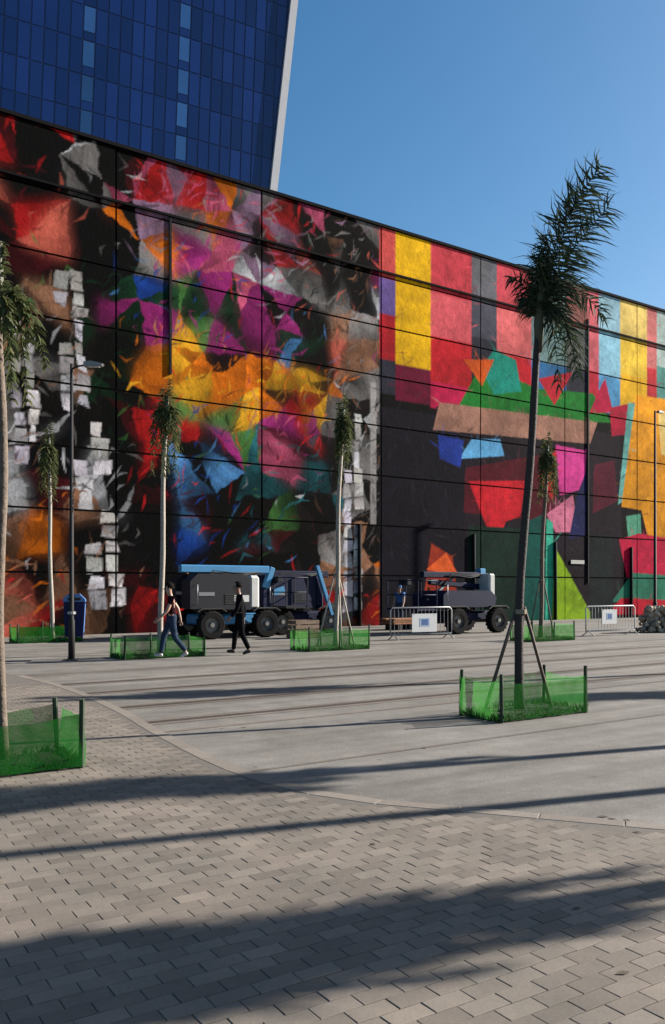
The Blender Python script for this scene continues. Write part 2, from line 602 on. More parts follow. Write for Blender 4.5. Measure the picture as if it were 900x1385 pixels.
def inside(poly, x, y):
    c = False
    j = len(poly) - 1
    for i in range(len(poly)):
        xi, yi = poly[i]
        xj, yj = poly[j]
        if (yi > y) != (yj > y) and x < (xj - xi) * (y - yi) / (yj - yi) + xi:
            c = not c
        j = i
    return c
bedpoly = [(p.x, p.y) for p in bedpts]
edge_np = np.array([(p.x, p.y) for p in edge])

PV_ANG = R(32.5)
pl, pw, pj = 0.2, 0.1, 0.0035
pc, ps = math.cos(PV_ANG), math.sin(PV_ANG)
def paver_geo(mb, x, y, rz, l, w, h, tx=0, ty=0):
    a, b, ch = l / 2, w / 2, 0.0025
    c, s = math.cos(rz), math.sin(rz)
    pts = []
    for zz, i in ((0.0, 0.0), (h - ch * 0.7, 0.0), (h, ch)):
        for sx, sy in ((-1, -1), (1, -1), (1, 1), (-1, 1)):
            px, py = sx * (a - i), sy * (b - i)
            pts.append((x + px * c - py * s, y + px * s + py * c, zz + (px * tx + py * ty if zz > 0 else 0)))
    fs = [(8, 9, 10, 11)]
    for k in range(2):
        for i in range(4):
            j = (i + 1) % 4
            fs.append((k * 4 + i, k * 4 + j, (k + 1) * 4 + j, (k + 1) * 4 + i))
    mb.add(pts, fs)
cands = []
for r in range(-160, 200):
    for q in range(-90, 110):
        a = (q + (0.5 if r % 2 else 0)) * pl
        b = r * pw
        x, y = a * pc - b * ps, a * ps + b * pc
        if y < 1.2 or y > 14.5 or abs(x) > 0.47 * y + 1.6:
            continue
        if not inside(bedpoly, x, y):
            continue
        if np.min((edge_np[:, 0] - x) ** 2 + (edge_np[:, 1] - y) ** 2) < 0.2 ** 2:
            continue
        cands.append((y, x, y))
# the ones that show largest: nearest, inside the view
near = sorted([c for c in cands if c[0] > 3.2 and abs(c[1]) < 0.40 * c[0] + 0.06])
nearset = set((c[1], c[2]) for c in near[:300])
pmb = MB()
paver_geo(pmb, 0, 0, 0, pl - pj, pw - pj, 0.007)
pvm = pmb.mesh('paver')
pvm.materials.append(M['paver'])
far = MB()
for _, x, y in cands:
    if (x, y) in nearset:
        o = bpy.data.objects.new('paver', pvm)
        o.location = (x, y, 0.004 + rng.uniform(-0.001, 0.001))
        o.rotation_euler = (rng.gauss(0, 0.006), rng.gauss(0, 0.006), PV_ANG + rng.gauss(0, 0.008))
        o.parent = bed
        COL.objects.link(o)
    else:
        paver_geo(far, x, y, PV_ANG + rng.gauss(0, 0.008), pl - pj, pw - pj, 0.011 + rng.uniform(-0.001, 0.001), rng.gauss(0, 0.006), rng.gauss(0, 0.006))
fo = far.build('pavers', M['paver_far'], bed, raw=True)
fo['kind'] = 'stuff'

# edging stones along the curve
acc = 0.0
start = 0
stones = []
for i in range(1, len(edge)):
    acc += (edge[i] - edge[i - 1]).length
    if acc > 0.55:
        stones.append((start, i))
        start, acc = i, 0.0
edging = tag(bpy.data.objects.new('edging', None), 'curved line of pale tan edging stones set flush in the floor', None, kind='structure')
COL.objects.link(edging)
for a, b in stones:
    p, q = edge[a], edge[b]
    d = (q - p)
    L = d.length
    if p.y > 16 or p.x > 7:
        continue
    mbx = MB().box((0, 0, 0.001), (L - 0.008, 0.15, 0.012), bev=0.003)
    o = mbx.build('edging_stone', M['edging'], edging)
    o.location = ((p + q) / 2).to_tuple()
    o.rotation_euler = (0, 0, math.atan2(d.y, d.x))

# tram tracks parallel to the wall: darker concrete bands, each with a grooved rail
edge_uw = [((p - P0).dot(E), (p - P0).dot(N)) for p in edge]
def edge_u(w):
    # where a line at distance w from the wall meets the edging
    for (ua, wa), (ub, wb) in zip(edge_uw[:-1], edge_uw[1:]):
        if (wa - w) * (wb - w) <= 0 and wa != wb:
            return ua + (ub - ua) * (w - wa) / (wb - wa) + 0.08
    return 0.5
def strip(name, w0, w1, z, m, u1=130, parent=None):
    mb = MB()
    mb.add([W(edge_u(w1), w1, z), W(u1, w1, z), W(u1, w0, z), W(edge_u(w0), w0, z)], [(0, 1, 2, 3)])
    return mb.build(name, m, parent, raw=True)
for wc in (15.1, 16.53, 18.35, 19.78):
    b = tag(strip('track_band', wc - 0.20, wc + 0.20, 0.004, M['trackband']), 'brownish concrete strip set round a tram rail', None, kind='structure')
    strip('rail', wc - 0.055, wc + 0.0, 0.008, M['rail'], parent=b)
    strip('groove', wc + 0.0, wc + 0.04, 0.0075, M['groove'], parent=b)  # flat near-black strip laid along the rail
    strip('rail', wc + 0.04, wc + 0.06, 0.008, M['rail'], parent=b)
for wc, hw in ((20.5, 0.05), (13.2, 0.12), (8.6, 0.16), (22.9, 0.03)):
    tag(strip('paving_band', wc - hw, wc + hw, 0.004, M['trackband']), 'thin darker joint line running along the plaza', None, kind='structure')

# ================================================================ MURAL (abstract patchwork of colours)
HALL = 17.5
U0, U1 = -14.0, 58.0
RES = 0.05
SS = 2
nu, nz = int((U1 - U0) / RES) + 1, int(round(HALL / RES)) + 1
def S(*c):
    return np.array(lin(c))
PAL = {'K': S(6, 6, 9), 'D': S(24, 19, 19), 'M': S(72, 12, 20), 'R': S(200, 30, 32), 'P': S(214, 92, 128), 'L': S(165, 130, 160),
       'O': S(236, 120, 22), 'Y': S(246, 178, 40), 'G': S(16, 52, 30), 'g': S(72, 122, 60), 'B': S(26, 66, 150), 'b': S(84, 146, 206),
       'T': S(36, 104, 112), 'V': S(160, 42, 118), 'W': S(216, 216, 220), 'S': S(134, 130, 128), 'N': S(152, 108, 82), 'C': S(230, 112, 92)}
EDG = [2.4, 4.4, 6.5, 9.0, 11.3, 13.4, 15.2]
TAB = [['DMRKMK', 'SKWKDK', 'PRPLMD', 'PRPOSR', 'SSLPPD', 'PKDSRK', 'SNLDK', 'SDRVK'],
       ['MRCKDK', 'KKDSKK', 'LPRObS', 'OWPBVP', 'PPSLWR', 'KGSCTK', 'NSKDN', 'PSWCD'],
       ['KDNMgK', 'KKDKGK', 'BbKGVK', 'GVGKgB', 'GKVKRV', 'KDbKGK', 'NNSDCK', 'DKBVNK'],
       ['WSNKDK', 'KDKGKK', 'OOYGRO', 'OYOgDO', 'YODYOO', 'OYORKY', 'SWNDSK', 'SKWDSK'],
       ['WSKDKK', 'KKDGDK', 'RBMgRR', 'gBKMDK', 'TRVPTD', 'VRTKMK', 'SWKDSK', 'SSKNKK'],
       ['WKMNKK', 'KWSKDK', 'KMRKKK', 'gBbMRK', 'gWTKPK', 'TKMDKK', 'SNSKSK', 'SKNSKK'],
       ['NODKWK', 'KNSKDD', 'KKDKMK', 'MRKBKK', 'bgTKMK', 'KMKDKK', 'NSNKDD', 'NSNKDK'],
       ['ONCRDN', 'NDKNKM', 'KMRDKK', 'KKDKMK', 'KDKKMK', 'KRDKKK', 'NDKDS', 'NNRKNO']]
npr = np.random.default_rng(5)
Ug, Zg = np.meshgrid(np.linspace(U0, U1, nu * SS), np.linspace(0, HALL, nz * SS), indexing='ij')
CS = 1.35
gi, gj = int((U1 - U0) / CS) + 4, int(HALL / CS) + 4
sx = (np.arange(gi)[:, None] - 1.5 + npr.uniform(0.16, 0.84, (gi, gj))) * CS + U0
sz = (np.arange(gj)[None, :] - 1.5 + npr.uniform(0.16, 0.84, (gi, gj))) * CS
def pick(u, z, r):
    c = 0
    uu = u if u > 0 else (0.5 + (abs(u) * 1.7) % 15)
    while c < 7 and uu > EDG[c]:
        c += 1
    row = min(7, max(0, int((HALL - z) / (HALL / 8))))
    if u > 40:
        row, c = (row * 3 + int(u)) % 8, int(u / 2.3) % 8
    s = TAB[row][c]
    return PAL[s[int(r * len(s)) % len(s)]]
IDX = np.zeros(Ug.shape, int)
fcol, fdir, fgan, fgst, fcen = [], [], [], [], []
def fill_index(pts, k):
    xs = [p[0] for p in pts]; zs = [p[1] for p in pts]
    i0, i1 = np.searchsorted(Ug[:, 0], [min(xs), max(xs)]); j0, j1 = np.searchsorted(Zg[0], [min(zs), max(zs)])
    i0 = max(0, i0 - 1); j0 = max(0, j0 - 1)
    u, z = Ug[i0:i1 + 1, j0:j1 + 1], Zg[i0:i1 + 1, j0:j1 + 1]
    if not u.size:
        return
    c = np.zeros(u.shape, bool)
    j = len(pts) - 1
    for i in range(len(pts)):
        xi, yi = pts[i]; xj, yj = pts[j]
        c ^= ((yi > z) != (yj > z)) & (u < (xj - xi) * (z - yi) / ((yj - yi) or 1e-9) + xi)
        j = i
    IDX[i0:i1 + 1, j0:j1 + 1][c] = k
def facet(pts):
    cu, cz = sum(p[0] for p in pts) / len(pts), sum(p[1] for p in pts) / len(pts)
    fcol.append(pick(cu + npr.normal(0, 0.3), cz + npr.normal(0, 0.3), npr.uniform()) * npr.uniform(0.55, 1.05))
    fdir.append(npr.uniform(0, math.pi)); fgan.append(npr.uniform(0, 2 * math.pi)); fgst.append(npr.uniform(0.2, 1.1)); fcen.append((cu, cz))
    fill_index(pts, len(fcol) - 1)
for i in range(gi - 1):
    for j in range(gj - 1):
        q = [(sx[i, j], sz[i, j]), (sx[i + 1, j], sz[i + 1, j]), (sx[i + 1, j + 1], sz[i + 1, j + 1]), (sx[i, j + 1], sz[i, j + 1])]
        r_ = npr.uniform()
        if r_ < 0.22:
            facet(q)
        elif r_ < 0.6:
            facet([q[0], q[1], q[2]]); facet([q[0], q[2], q[3]])
        elif r_ < 0.9:
            facet([q[0], q[1], q[3]]); facet([q[1], q[2], q[3]])
        else:
            m_ = (sum(p[0] for p in q) / 4, sum(p[1] for p in q) / 4)
            for k in range(4):
                facet([q[k], q[(k + 1) % 4], m_])
def noise2(wave, seed):
    g_ = np.random.default_rng(seed)
    a, b = (Ug - U0) / wave, Zg / wave
    T = g_.uniform(-1, 1, (int((U1 - U0) / wave) + 3, int(HALL / wave) + 3))
    i, j = a.astype(int), b.astype(int)
    f, h = a - i, b - j
    f, h = f * f * (3 - 2 * f), h * h * (3 - 2 * h)
    return (T[i, j] * (1 - f) + T[i + 1, j] * f) * (1 - h) + (T[i, j + 1] * (1 - f) + T[i + 1, j + 1] * f) * h
du_, dv_ = (Ug[1, 0] - Ug[0, 0]), (Zg[0, 1] - Zg[0, 0])
wu = 0.20 * noise2(0.9, 1) + 0.07 * noise2(0.28, 2)
wz = 0.20 * noise2(0.9, 3) + 0.07 * noise2(0.28, 4)
IDX = IDX[np.clip(np.arange(IDX.shape[0])[:, None] + (wu / du_).astype(int), 0, IDX.shape[0] - 1), np.clip(np.arange(IDX.shape[1])[None, :] + (wz / dv_).astype(int), 0, IDX.shape[1] - 1)]
fcol, fdir, fgan, fgst, fcen = [np.array(x) for x in (fcol, fdir, fgan, fgst, fcen)]
du, dz = Ug - fcen[IDX, 0], Zg - fcen[IDX, 1]
tabn = npr.uniform(0, 1, 4096)
def noise1(t):
    k = np.floor(t).astype(int)
    f = t - k
    return tabn[k % 4096] * (1 - f) + tabn[(k + 1) % 4096] * f
tt = du * np.cos(fdir[IDX]) + dz * np.sin(fdir[IDX])
ss = -du * np.sin(fdir[IDX]) + dz * np.cos(fdir[IDX])
brush = 0.55 + 0.5 * noise1(tt * 5 + IDX * 37.3 + 0.6 * noise1(ss * 1.7 + IDX)) + 0.35 * noise1(tt * 13 + IDX * 11.7) * noise1(ss * 2.2 + IDX * 3.1)
IMG = fcol[IDX] * 0.85 * (brush * (1 + fgst[IDX] * (du * np.cos(fgan[IDX]) + dz * np.sin(fgan[IDX]))).clip(0.08, 1.35))[..., None]

def blur(a, r):
    for ax in (0, 1):
        for _ in range(2):
            c = np.cumsum(np.concatenate([np.repeat(a.take([0], ax), r + 1, ax), a, np.repeat(a.take([-1], ax), r, ax)], ax), ax)
            n_ = a.shape[ax]
            a = (c.take(range(2 * r + 1, 2 * r + 1 + n_), ax) - c.take(range(0, n_), ax)) / (2 * r + 1)
    return a
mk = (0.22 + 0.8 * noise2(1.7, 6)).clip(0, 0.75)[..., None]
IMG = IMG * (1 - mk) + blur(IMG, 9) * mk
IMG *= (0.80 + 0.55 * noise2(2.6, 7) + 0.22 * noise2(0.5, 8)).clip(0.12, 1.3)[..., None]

def poly(pts, col, grad=0.0, alpha=1.0):
    pts = list(pts)
    xs = [p[0] for p in pts]; zs = [p[1] for p in pts]
    i0, i1 = np.searchsorted(Ug[:, 0], [min(xs), max(xs)]); j0, j1 = np.searchsorted(Zg[0], [min(zs), max(zs)])
    i0 = max(0, i0 - 1); j0 = max(0, j0 - 1)
    u, z = Ug[i0:i1 + 1, j0:j1 + 1], Zg[i0:i1 + 1, j0:j1 + 1]
    c = np.zeros(u.shape, bool)
    j = len(pts) - 1
    for i in range(len(pts)):
        xi, yi = pts[i]; xj, yj = pts[j]
        t = ((yi > z) != (yj > z)) & (u < (xj - xi) * (z - yi) / ((yj - yi) or 1e-9) + xi)
        c ^= t
        j = i
    f = 1 + grad * ((z - (min(zs) + max(zs)) / 2) / max(0.1, max(zs) - min(zs)))
    v = IMG[i0:i1 + 1, j0:j1 + 1]
    new = np.asarray(col)[None, None] * f[..., None]
    v[...] = np.where(c[..., None], v * (1 - alpha) + new * alpha, v)
def rect(u0, u1, z0, z1, col, grad=0.0):
    poly([(u0, z0), (u1, z0), (u1, z1), (u0, z1)], col, grad)

# stepped white blocks
def blocks(u0, z0, z1, wd, lean, col):
    z = z0
    k = 0
    while z < z1:
        h = npr.uniform(0.45, 0.75)
        o = u0 + (z - z0) * lean
        for q0, q1, dz_ in ((0.0, npr.uniform(0.38, 0.52), 0.0), (npr.uniform(0.54, 0.6), npr.uniform(0.86, 1.1), 0.1)):
            if npr.uniform() < 0.14:
                continue
            j_ = npr.normal(0, 0.045, 8)
            a_, b_, c_, d_ = o + wd * q0, o + wd * q1, z + dz_, z + dz_ + h - 0.08
            poly([(a_ + j_[0], c_ + j_[1]), (b_ + j_[2], c_ + j_[3]), (b_ + j_[4], d_ + j_[5]), (a_ + j_[6], d_ + j_[7])], col * np.array([1, npr.uniform(0.9, 1.0), npr.uniform(0.82, 1.03)]) * npr.uniform(0.4, 1.0), npr.normal(0, 0.5))
        z += h
        k += 1
blocks(3.1, 0.9, 7.2, 1.25, -0.13, PAL['W'])
blocks(2.05, 7.9, 12.0, 1.0, -0.06, PAL['W'])
blocks(0.55, 5.8, 11.0, 0.8, -0.06, PAL['W'])
blocks(14.0, 0.6, 8.8, 0.95, 0.0, PAL['W'])
for k in range(3):
    rect(15.4 + k * 0.62, 15.72 + k * 0.62, 4.4 + k * 0.6, 10.6, PAL['S'] * (1.3 - 0.2 * k), 0.5)

# loose brush strokes over the facets
for k in range(2000):
    u, z = npr.uniform(-3, 16.4), npr.uniform(0.2, 17.3)
    a, L_, w_ = npr.normal(0.9, 0.7), npr.uniform(0.25, 1.1), npr.uniform(0.025, 0.075)
    c_ = pick(u + npr.normal(0, 0.4), z + npr.normal(0, 0.4), npr.uniform()) * npr.uniform(0.4, 1.1)
    ca, sa = math.cos(a), math.sin(a)
    b_ = npr.normal(0, 0.12)
    poly([(u, z), (u + ca * L_ / 2 - sa * (w_ + b_), z + sa * L_ / 2 + ca * (w_ + b_)), (u + ca * L_, z + sa * L_), (u + ca * L_ / 2 + sa * (w_ - b_), z + sa * L_ / 2 - ca * (w_ - b_))], c_, 0, npr.uniform(0.25, 0.75))
# vertical stripes on the far half
def stripe(u0, u1, cols):
    rect(u0, u1, 0, HALL, PAL['K'])
    z = HALL
    for c, h in cols:
        rect(u0, u1, z - h, z, np.array(c), 0.15)
        z -= h
YE, RE, PK, GR, DK = S(240, 184, 20), S(200, 34, 44), S(226, 96, 104), S(112, 112, 118), S(48, 48, 60)
stripe(15.9, 16.8, [(S(214, 84, 80), 2.2), (S(110, 88, 150), 1.6), (S(170, 30, 40), 2.0), (DK, 1.5), (PAL['K'], 12)])
stripe(16.8, 18.85, [(YE, 5.9), (S(110, 20, 50), 1.6), (PAL['K'], 11)])
stripe(18.85, 21.4, [(S(222, 72, 84), 2.3), (PK, 2.0), (RE, 2.1), (S(196, 30, 78), 1.2), (PAL['K'], 11)])
stripe(21.4, 23.07, [(GR, 2.2), (S(80, 80, 92), 1.7), (DK, 1.9), (PAL['K'], 13)])
stripe(23.07, 25.5, [(S(218, 80, 92), 2.2), (S(230, 112, 112), 2.2), (RE, 1.6), (PAL['K'], 13)])
stripe(25.5, 28.1, [(S(120, 150, 150), 4.4), (S(50, 110, 160), 2.2), (PAL['K'], 13)])
stripe(28.1, 29.8, [(S(150, 90, 84), 2.2), (S(96, 96, 94), 2.2), (DK, 2.2), (PAL['K'], 13)])
stripe(29.8, 30.7, [(S(228, 110, 120), 4.3), (S(190, 40, 60), 1.6), (PAL['K'], 13)])
stripe(30.7, 32.5, [(S(164, 208, 226), 2.0), (S(150, 204, 226), 2.4), (S(84, 150, 194), 2.0), (PAL['K'], 13)])
stripe(32.5, 34.9, [(S(252, 216, 120), 2.1), (S(250, 206, 70), 2.0), (S(240, 182, 36), 2.0), (PAL['K'], 13)])
stripe(34.9, 35.8, [(S(226, 128, 124), 3.4), (S(200, 52, 60), 2.4), (PAL['K'], 13)])
stripe(35.8, 38.0, [(S(196, 214, 206), 3.2), (S(90, 150, 140), 2.6), (PAL['K'], 13)])
for k in range(8):
    u = 38 + k * 2.5
    stripe(u, u + 2.5, [([YE, PK, GR, RE, S(84, 150, 194), S(120, 150, 150), YE, RE][k], 5.5), (PAL['K'], 13)])
# dark ground under the stripes with angular bands and shards
rect(19.2, 32.6, 0, 10.0, S(34, 26, 34))
rect(15.9, 21.0, 0, 9.6, S(24, 22, 30))
GN, GN2, TN = S(30, 120, 44), S(24, 140, 120), S(168, 122, 104)
poly([(20.4, 9.9), (31.8, 10.6), (30.2, 12.0), (26.0, 11.7), (22.0, 12.3)], GN)
poly([(22.0, 12.1), (22.9, 11.0), (24.8, 11.4), (24.4, 12.9), (22.9, 13.2)], GN2)
poly([(20.9, 12.4), (22.1, 11.3), (22.9, 12.7)], S(222, 92, 30))
poly([(19.0, 8.9), (30.0, 9.3), (30.6, 10.5), (19.4, 10.2)], TN)
poly([(26.0, 12.2), (27.2, 11.0), (28.6, 12.9), (27.4, 12.6)], S(190, 34, 50))
poly([(29.9, 10.9), (31.9, 11.2), (31.2, 13.0)], S(190, 30, 70))
poly([(31.8, 9.9), (34.3, 10.3), (33.9, 12.0), (31.6, 11.4)], S(186, 26, 60))
poly([(20.6, 7.7), (23.6, 8.1), (23.3, 8.9), (21.4, 8.7)], S(104, 176, 224))
poly([(19.4, 7.6), (20.7, 7.3), (20.9, 8.6), (19.3, 8.7)], S(36, 60, 150))
poly([(20.9, 5.2), (27.5, 5.0), (27.2, 8.6), (21.0, 7.3)], S(86, 22, 34))
poly([(21.2, 6.7), (25.1, 7.0), (24.7, 5.2), (23.7, 4.9), (22.9, 3.3), (22.4, 4.6)], S(206, 34, 46))
poly([(26.0, 7.3), (27.4, 8.9), (27.1, 6.1)], S(196, 34, 36))
poly([(27.3, 9.0), (29.7, 8.9), (29.5, 6.9), (27.6, 6.4)], S(216, 66, 146))
poly([(26.6, 5.4), (28.6, 6.5), (29.1, 4.6), (27.3, 4.5)], S(216, 122, 150))
poly([(28.3, 4.2), (29.6, 4.4), (29.7, 7.9), (28.9, 6.4)], S(32, 36, 80))
poly([(30.2, 5.6), (32.3, 6.4), (32.0, 8.6), (30.3, 8.2)], S(90, 26, 44))
rect(21.2, 25.6, 0, 4.6, S(22, 44, 36))
poly([(24.6, 0), (26.7, 0), (26.4, 5.4), (25.0, 4.9)], S(18, 80, 72))
poly([(26.5, 0), (27.1, 0), (27.1, 5.0), (26.6, 5.2)], S(60, 170, 140))
poly([(27.0, 0), (30.3, 0), (27.2, 3.8)], S(140, 176, 34))
poly([(18.3, 0.6), (20.5, 1.2), (20.2, 3.1), (18.9, 3.7)], S(150, 52, 34))
poly([(18.6, 2.5), (20.6, 2.2), (19.8, 3.3)], S(226, 96, 44))
poly([(33.2, 11.9), (34.2, 11.9), (33.0, 6.5), (32.3, 6.2)], S(110, 180, 170))
poly([(33.9, 12.4), (44.0, 12.8), (44.0, 5.0), (35.0, 4.4), (34.4, 6.0), (32.6, 6.1)], S(236, 156, 30), 0.3)
poly([(35.9, 11.7), (38.4, 12.0), (38.0, 9.0), (36.2, 9.3)], S(250, 214, 130))
poly([(33.0, 5.6), (34.3, 5.8), (34.4, 4.6), (33.2, 4.4)], S(90, 160, 130))
poly([(32.4, 4.3), (34.2, 4.7), (44, 4.0), (44, 2.0), (33.1, 2.2)], S(196, 28, 66))
poly([(31.8, 0.9), (33.6, 2.5), (44, 2.1), (44, 0.5)], S(48, 120, 96))
poly([(31.3, 0.2), (44, 0.0), (44, 0.7), (32.6, 1.1)], S(190, 30, 50))
rect(30.0, 31.9, 0, 4.5, S(28, 36, 36))
right = (Ug > 15.9)
IMG = np.where(right[..., None], IMG * (0.92 + 0.20 * noise2(1.3, 12) + 0.16 * noise2(0.35, 13)).clip(0.3, 1.4)[..., None], IMG)
for k in range(1500):
    u, z = npr.uniform(16, 40), npr.uniform(0.2, 17.3)
    L_, w_ = npr.uniform(0.2, 1.0), npr.uniform(0.02, 0.06)
    i_, j_ = int(np.searchsorted(Ug[:, 0], u)), int(np.searchsorted(Zg[0], z))
    c_ = IMG[min(i_, IMG.shape[0] - 1), min(j_, IMG.shape[1] - 1)] * npr.choice([0.45, 0.7, 1.35]) + npr.uniform(0, 0.02)
    a = npr.uniform(0, 3.14)
    ca, sa = math.cos(a), math.sin(a)
    poly([(u, z), (u + ca * L_ / 2 - sa * w_, z + sa * L_ / 2 + ca * w_), (u + ca * L_, z + sa * L_), (u + ca * L_ / 2 + sa * w_, z + sa * L_ / 2 - ca * w_)], c_, 0, npr.uniform(0.3, 0.7))
# spray speckle, then average down to the lattice
IMG *= npr.normal(1.0, 0.09, IMG.shape[:2])[..., None].clip(0.6, 1.4)
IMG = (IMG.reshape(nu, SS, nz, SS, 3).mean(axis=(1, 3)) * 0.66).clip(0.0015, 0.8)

hall = thing('warehouse', tuple(P0), WALL_ANG, 'long windowless warehouse covered in a colourful patchwork mural', 'building')
# local frame: x = u, y = -w (into the wall), z up
HD = 30.0
MB().box(((U0 + U1) / 2, 0.10 + HD / 2, HALL / 2 - 0.05), (U1 - U0 - 0.1, HD, HALL - 0.1)).build('wall', M['wall_core'], hall)
pcw, rows = 6.0, 8
prh = HALL / rows
jg = 0.035
for ci in range(int((U1 - U0) / pcw)):
    for ri in range(rows):
        a0, a1 = U0 + ci * pcw, U0 + (ci + 1) * pcw
        b0, b1 = ri * prh, (ri + 1) * prh
        wob = rng.uniform(-0.012, 0.012)
        vis = -2 <= a1 and a0 < 40
        step = 1 if vis else 3
        ia0, ia1 = int(round((a0 - U0) / RES)), int(round((a1 - U0) / RES))
        jb0, jb1 = int(math.ceil(b0 / RES - 1e-6)), int(math.floor(b1 / RES + 1e-6))
        I = list(range(ia0, ia1 + 1, step))
        J = list(range(jb0, jb1 + 1, step))
        if I[-1] != ia1: I.append(ia1)
        if J[-1] != jb1: J.append(jb1)
        us = [min(max(U0 + i * RES, a0 + jg), a1 - jg) for i in I]
        zs = [min(max(j * RES, b0 + jg), b1 - jg) for j in J]
        zs[0], zs[-1] = b0 + (jg if ri else 0.0), b1 - jg
        vs, cs = [], []
        for ii, u in zip(I, us):
            for jj, z in zip(J, zs):
                vs.append((u, wob, z))
                cs.append(IMG[min(ii, nu - 1), min(jj, nz - 1)])
        nI, nJ = len(I), len(J)
        fs = [(i * nJ + j, (i + 1) * nJ + j, (i + 1) * nJ + j + 1, i * nJ + j + 1) for i in range(nI - 1) for j in range(nJ - 1)]
        # returned edges so that each panel has depth
        base = len(vs)
        rim = [i * nJ for i in range(nI)] + [(nI - 1) * nJ + j for j in range(1, nJ)] + [i * nJ + nJ - 1 for i in range(nI - 2, -1, -1)] + [j for j in range(nJ - 2, 0, -1)]
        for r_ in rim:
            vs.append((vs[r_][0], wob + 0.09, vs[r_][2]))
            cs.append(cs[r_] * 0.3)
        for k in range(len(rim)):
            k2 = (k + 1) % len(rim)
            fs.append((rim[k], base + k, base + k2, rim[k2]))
        me = bpy.data.meshes.new('panel')
        me.from_pydata(vs, [], fs)
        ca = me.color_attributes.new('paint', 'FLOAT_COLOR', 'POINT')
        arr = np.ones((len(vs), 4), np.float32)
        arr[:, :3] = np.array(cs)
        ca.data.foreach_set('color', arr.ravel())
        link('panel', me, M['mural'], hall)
MB().box(((U0 + U1) / 2, 0.10, HALL + 0.05), (U1 - U0, 0.36, 0.12)).build('coping', M['coping'], hall)
MB().box(((U0 + U1) / 2, -0.05, 15.52), (U1 - U0, 0.09, 0.08)).build('ledge', M['coping'], hall)
MB().box(((U0 + U1) / 2, HD / 2 + 0.3, HALL - 0.02), (U1 - U0 - 0.4, HD, 0.1)).build('roof', M['coping'], hall)
for u, h in ((14.78, 4.4), (21.5, 4.2), (27.2, 4.0), (33.4, 3.9), (6.1, 0)):
    if h:
        MB().tube([(u, -0.07, 0.0), (u, -0.07, h)], 0.075, 8).build('drain_pipe', M['pipe'], hall, True)
for u in (6.08, 29.8):
    MB().box((u, -0.03, 12.6 if u < 10 else 8.9), (0.09, 0.06, 6.0 if u < 10 else 14.0)).build('joint_cover', M['pipe'], hall)
MB().box((28.95, -0.03, 3.0), (1.05, 0.03, 0.20)).build('plaque', M['plaque'], hall)

# ================================================================ GLASS TOWER behind
T_ANG = R(28.6)
TE = Vector((math.cos(T_ANG), math.sin(T_ANG), 0))
tower = thing('glass_tower', (-8.1, 110.0, 0), T_ANG, 'tall blue glass office tower with a white corner fin, behind the mural wall', 'tower')
# local x runs along the facade (0 = corner at wall-top height), the right edge leans outwards going up
TH, TD, TW = 150.0, 30.0, 78.0
Z_REF = 53.0
LEAN = 0.118
def edge_x(z):
    return (z - Z_REF) * LEAN
body = MB()
for_y = 0.12
body.add([(-TW, for_y, 0), (edge_x(0), for_y, 0), (edge_x(TH), for_y, TH), (-TW, for_y, TH), (-TW, TD, 0), (edge_x(0), TD, 0), (edge_x(TH), TD, TH), (-TW, TD, TH)],
         [(0, 1, 2, 3), (5, 4, 7, 6), (1, 5, 6, 2), (4, 0, 3, 7), (3, 2, 6, 7), (0, 4, 5, 1)])
body.build('body', M['tower_frame'], tower)
# white fin along the leaning corner
fin = MB()
fw = 0.95
fin.add([(edge_x(0) - 0.05, -0.35, 0), (edge_x(0) + fw, -0.35, 0), (edge_x(TH) + fw, -0.35, TH + 1), (edge_x(TH) - 0.05, -0.35, TH + 1),
         (edge_x(0) - 0.05, 3.0, 0), (edge_x(0) + fw, 3.0, 0), (edge_x(TH) + fw, 3.0, TH + 1), (edge_x(TH) - 0.05, 3.0, TH + 1)],
        [(0, 1, 2, 3), (5, 4, 7, 6), (1, 5, 6, 2), (4, 0, 3, 7), (3, 2, 6, 7), (0, 4, 5, 1)])
fin.build('fin', M['fin'], tower)
PWD, FLH = 1.43, 4.08
TILT = 0.037
ncol, nrow = int(TW / PWD), int(TH / FLH)
rest = MB()
def pane_geo(mb, x0, x1, z0, z1, d=0.05):
    y0, y1 = for_y - d - 0.02, for_y + 0.03
    xa = [min(x, edge_x(z) - 0.08) for x, z in ((x0 + z0 * TILT, z0), (x1 + z0 * TILT, z0), (x1 + z1 * TILT, z1), (x0 + z1 * TILT, z1))]
    if xa[1] - xa[0] < 0.15 and xa[2] - xa[3] < 0.15:
        return False
    mb.add([(xa[0], y0, z0), (xa[1], y0, z0), (xa[2], y0, z1), (xa[3], y0, z1), (xa[0], y1, z0), (xa[1], y1, z0), (xa[2], y1, z1), (xa[3], y1, z1)],
           [(0, 1, 2, 3), (1, 5, 6, 2), (4, 0, 3, 7), (3, 2, 6, 7), (0, 4, 5, 1)])
    return True
LIGHTC = {-17: 1, -9: 1}
for r in range(nrow):
    z0 = r * FLH + 0.07
    z1 = z0 + FLH - 0.14
    for c in range(-ncol, 7):
        x0 = c * PWD + 0.09 - 50 * TILT
        x1 = x0 + PWD - 0.18
        if x0 + z0 * TILT < -TW + 0.2:
            continue
        show = z0 > 48 and z0 < 84 and x0 > -38
        if show:
            mb = MB()
            pale = c in LIGHTC
            if pale:
                ok = pane_geo(mb, x0, x1, z0 + 1.05, z1)
            else:
                ok = pane_geo(mb, x0, x1, z0, z1)
            if ok:
                mb.build('pane', M['glass_light'] if pale else M['glass'], tower, raw=True)
            if pale:
                mb = MB()
                if pane_geo(mb, x0, x1, z0, z0 + 0.95):
                    mb.build('pane', M['glass'], tower, raw=True)
        else:
            pane_geo(rest, x0, x1, z0, z1)
ro = rest.build('panes', M['glass'], tower, raw=True)
ro['kind'] = 'stuff'
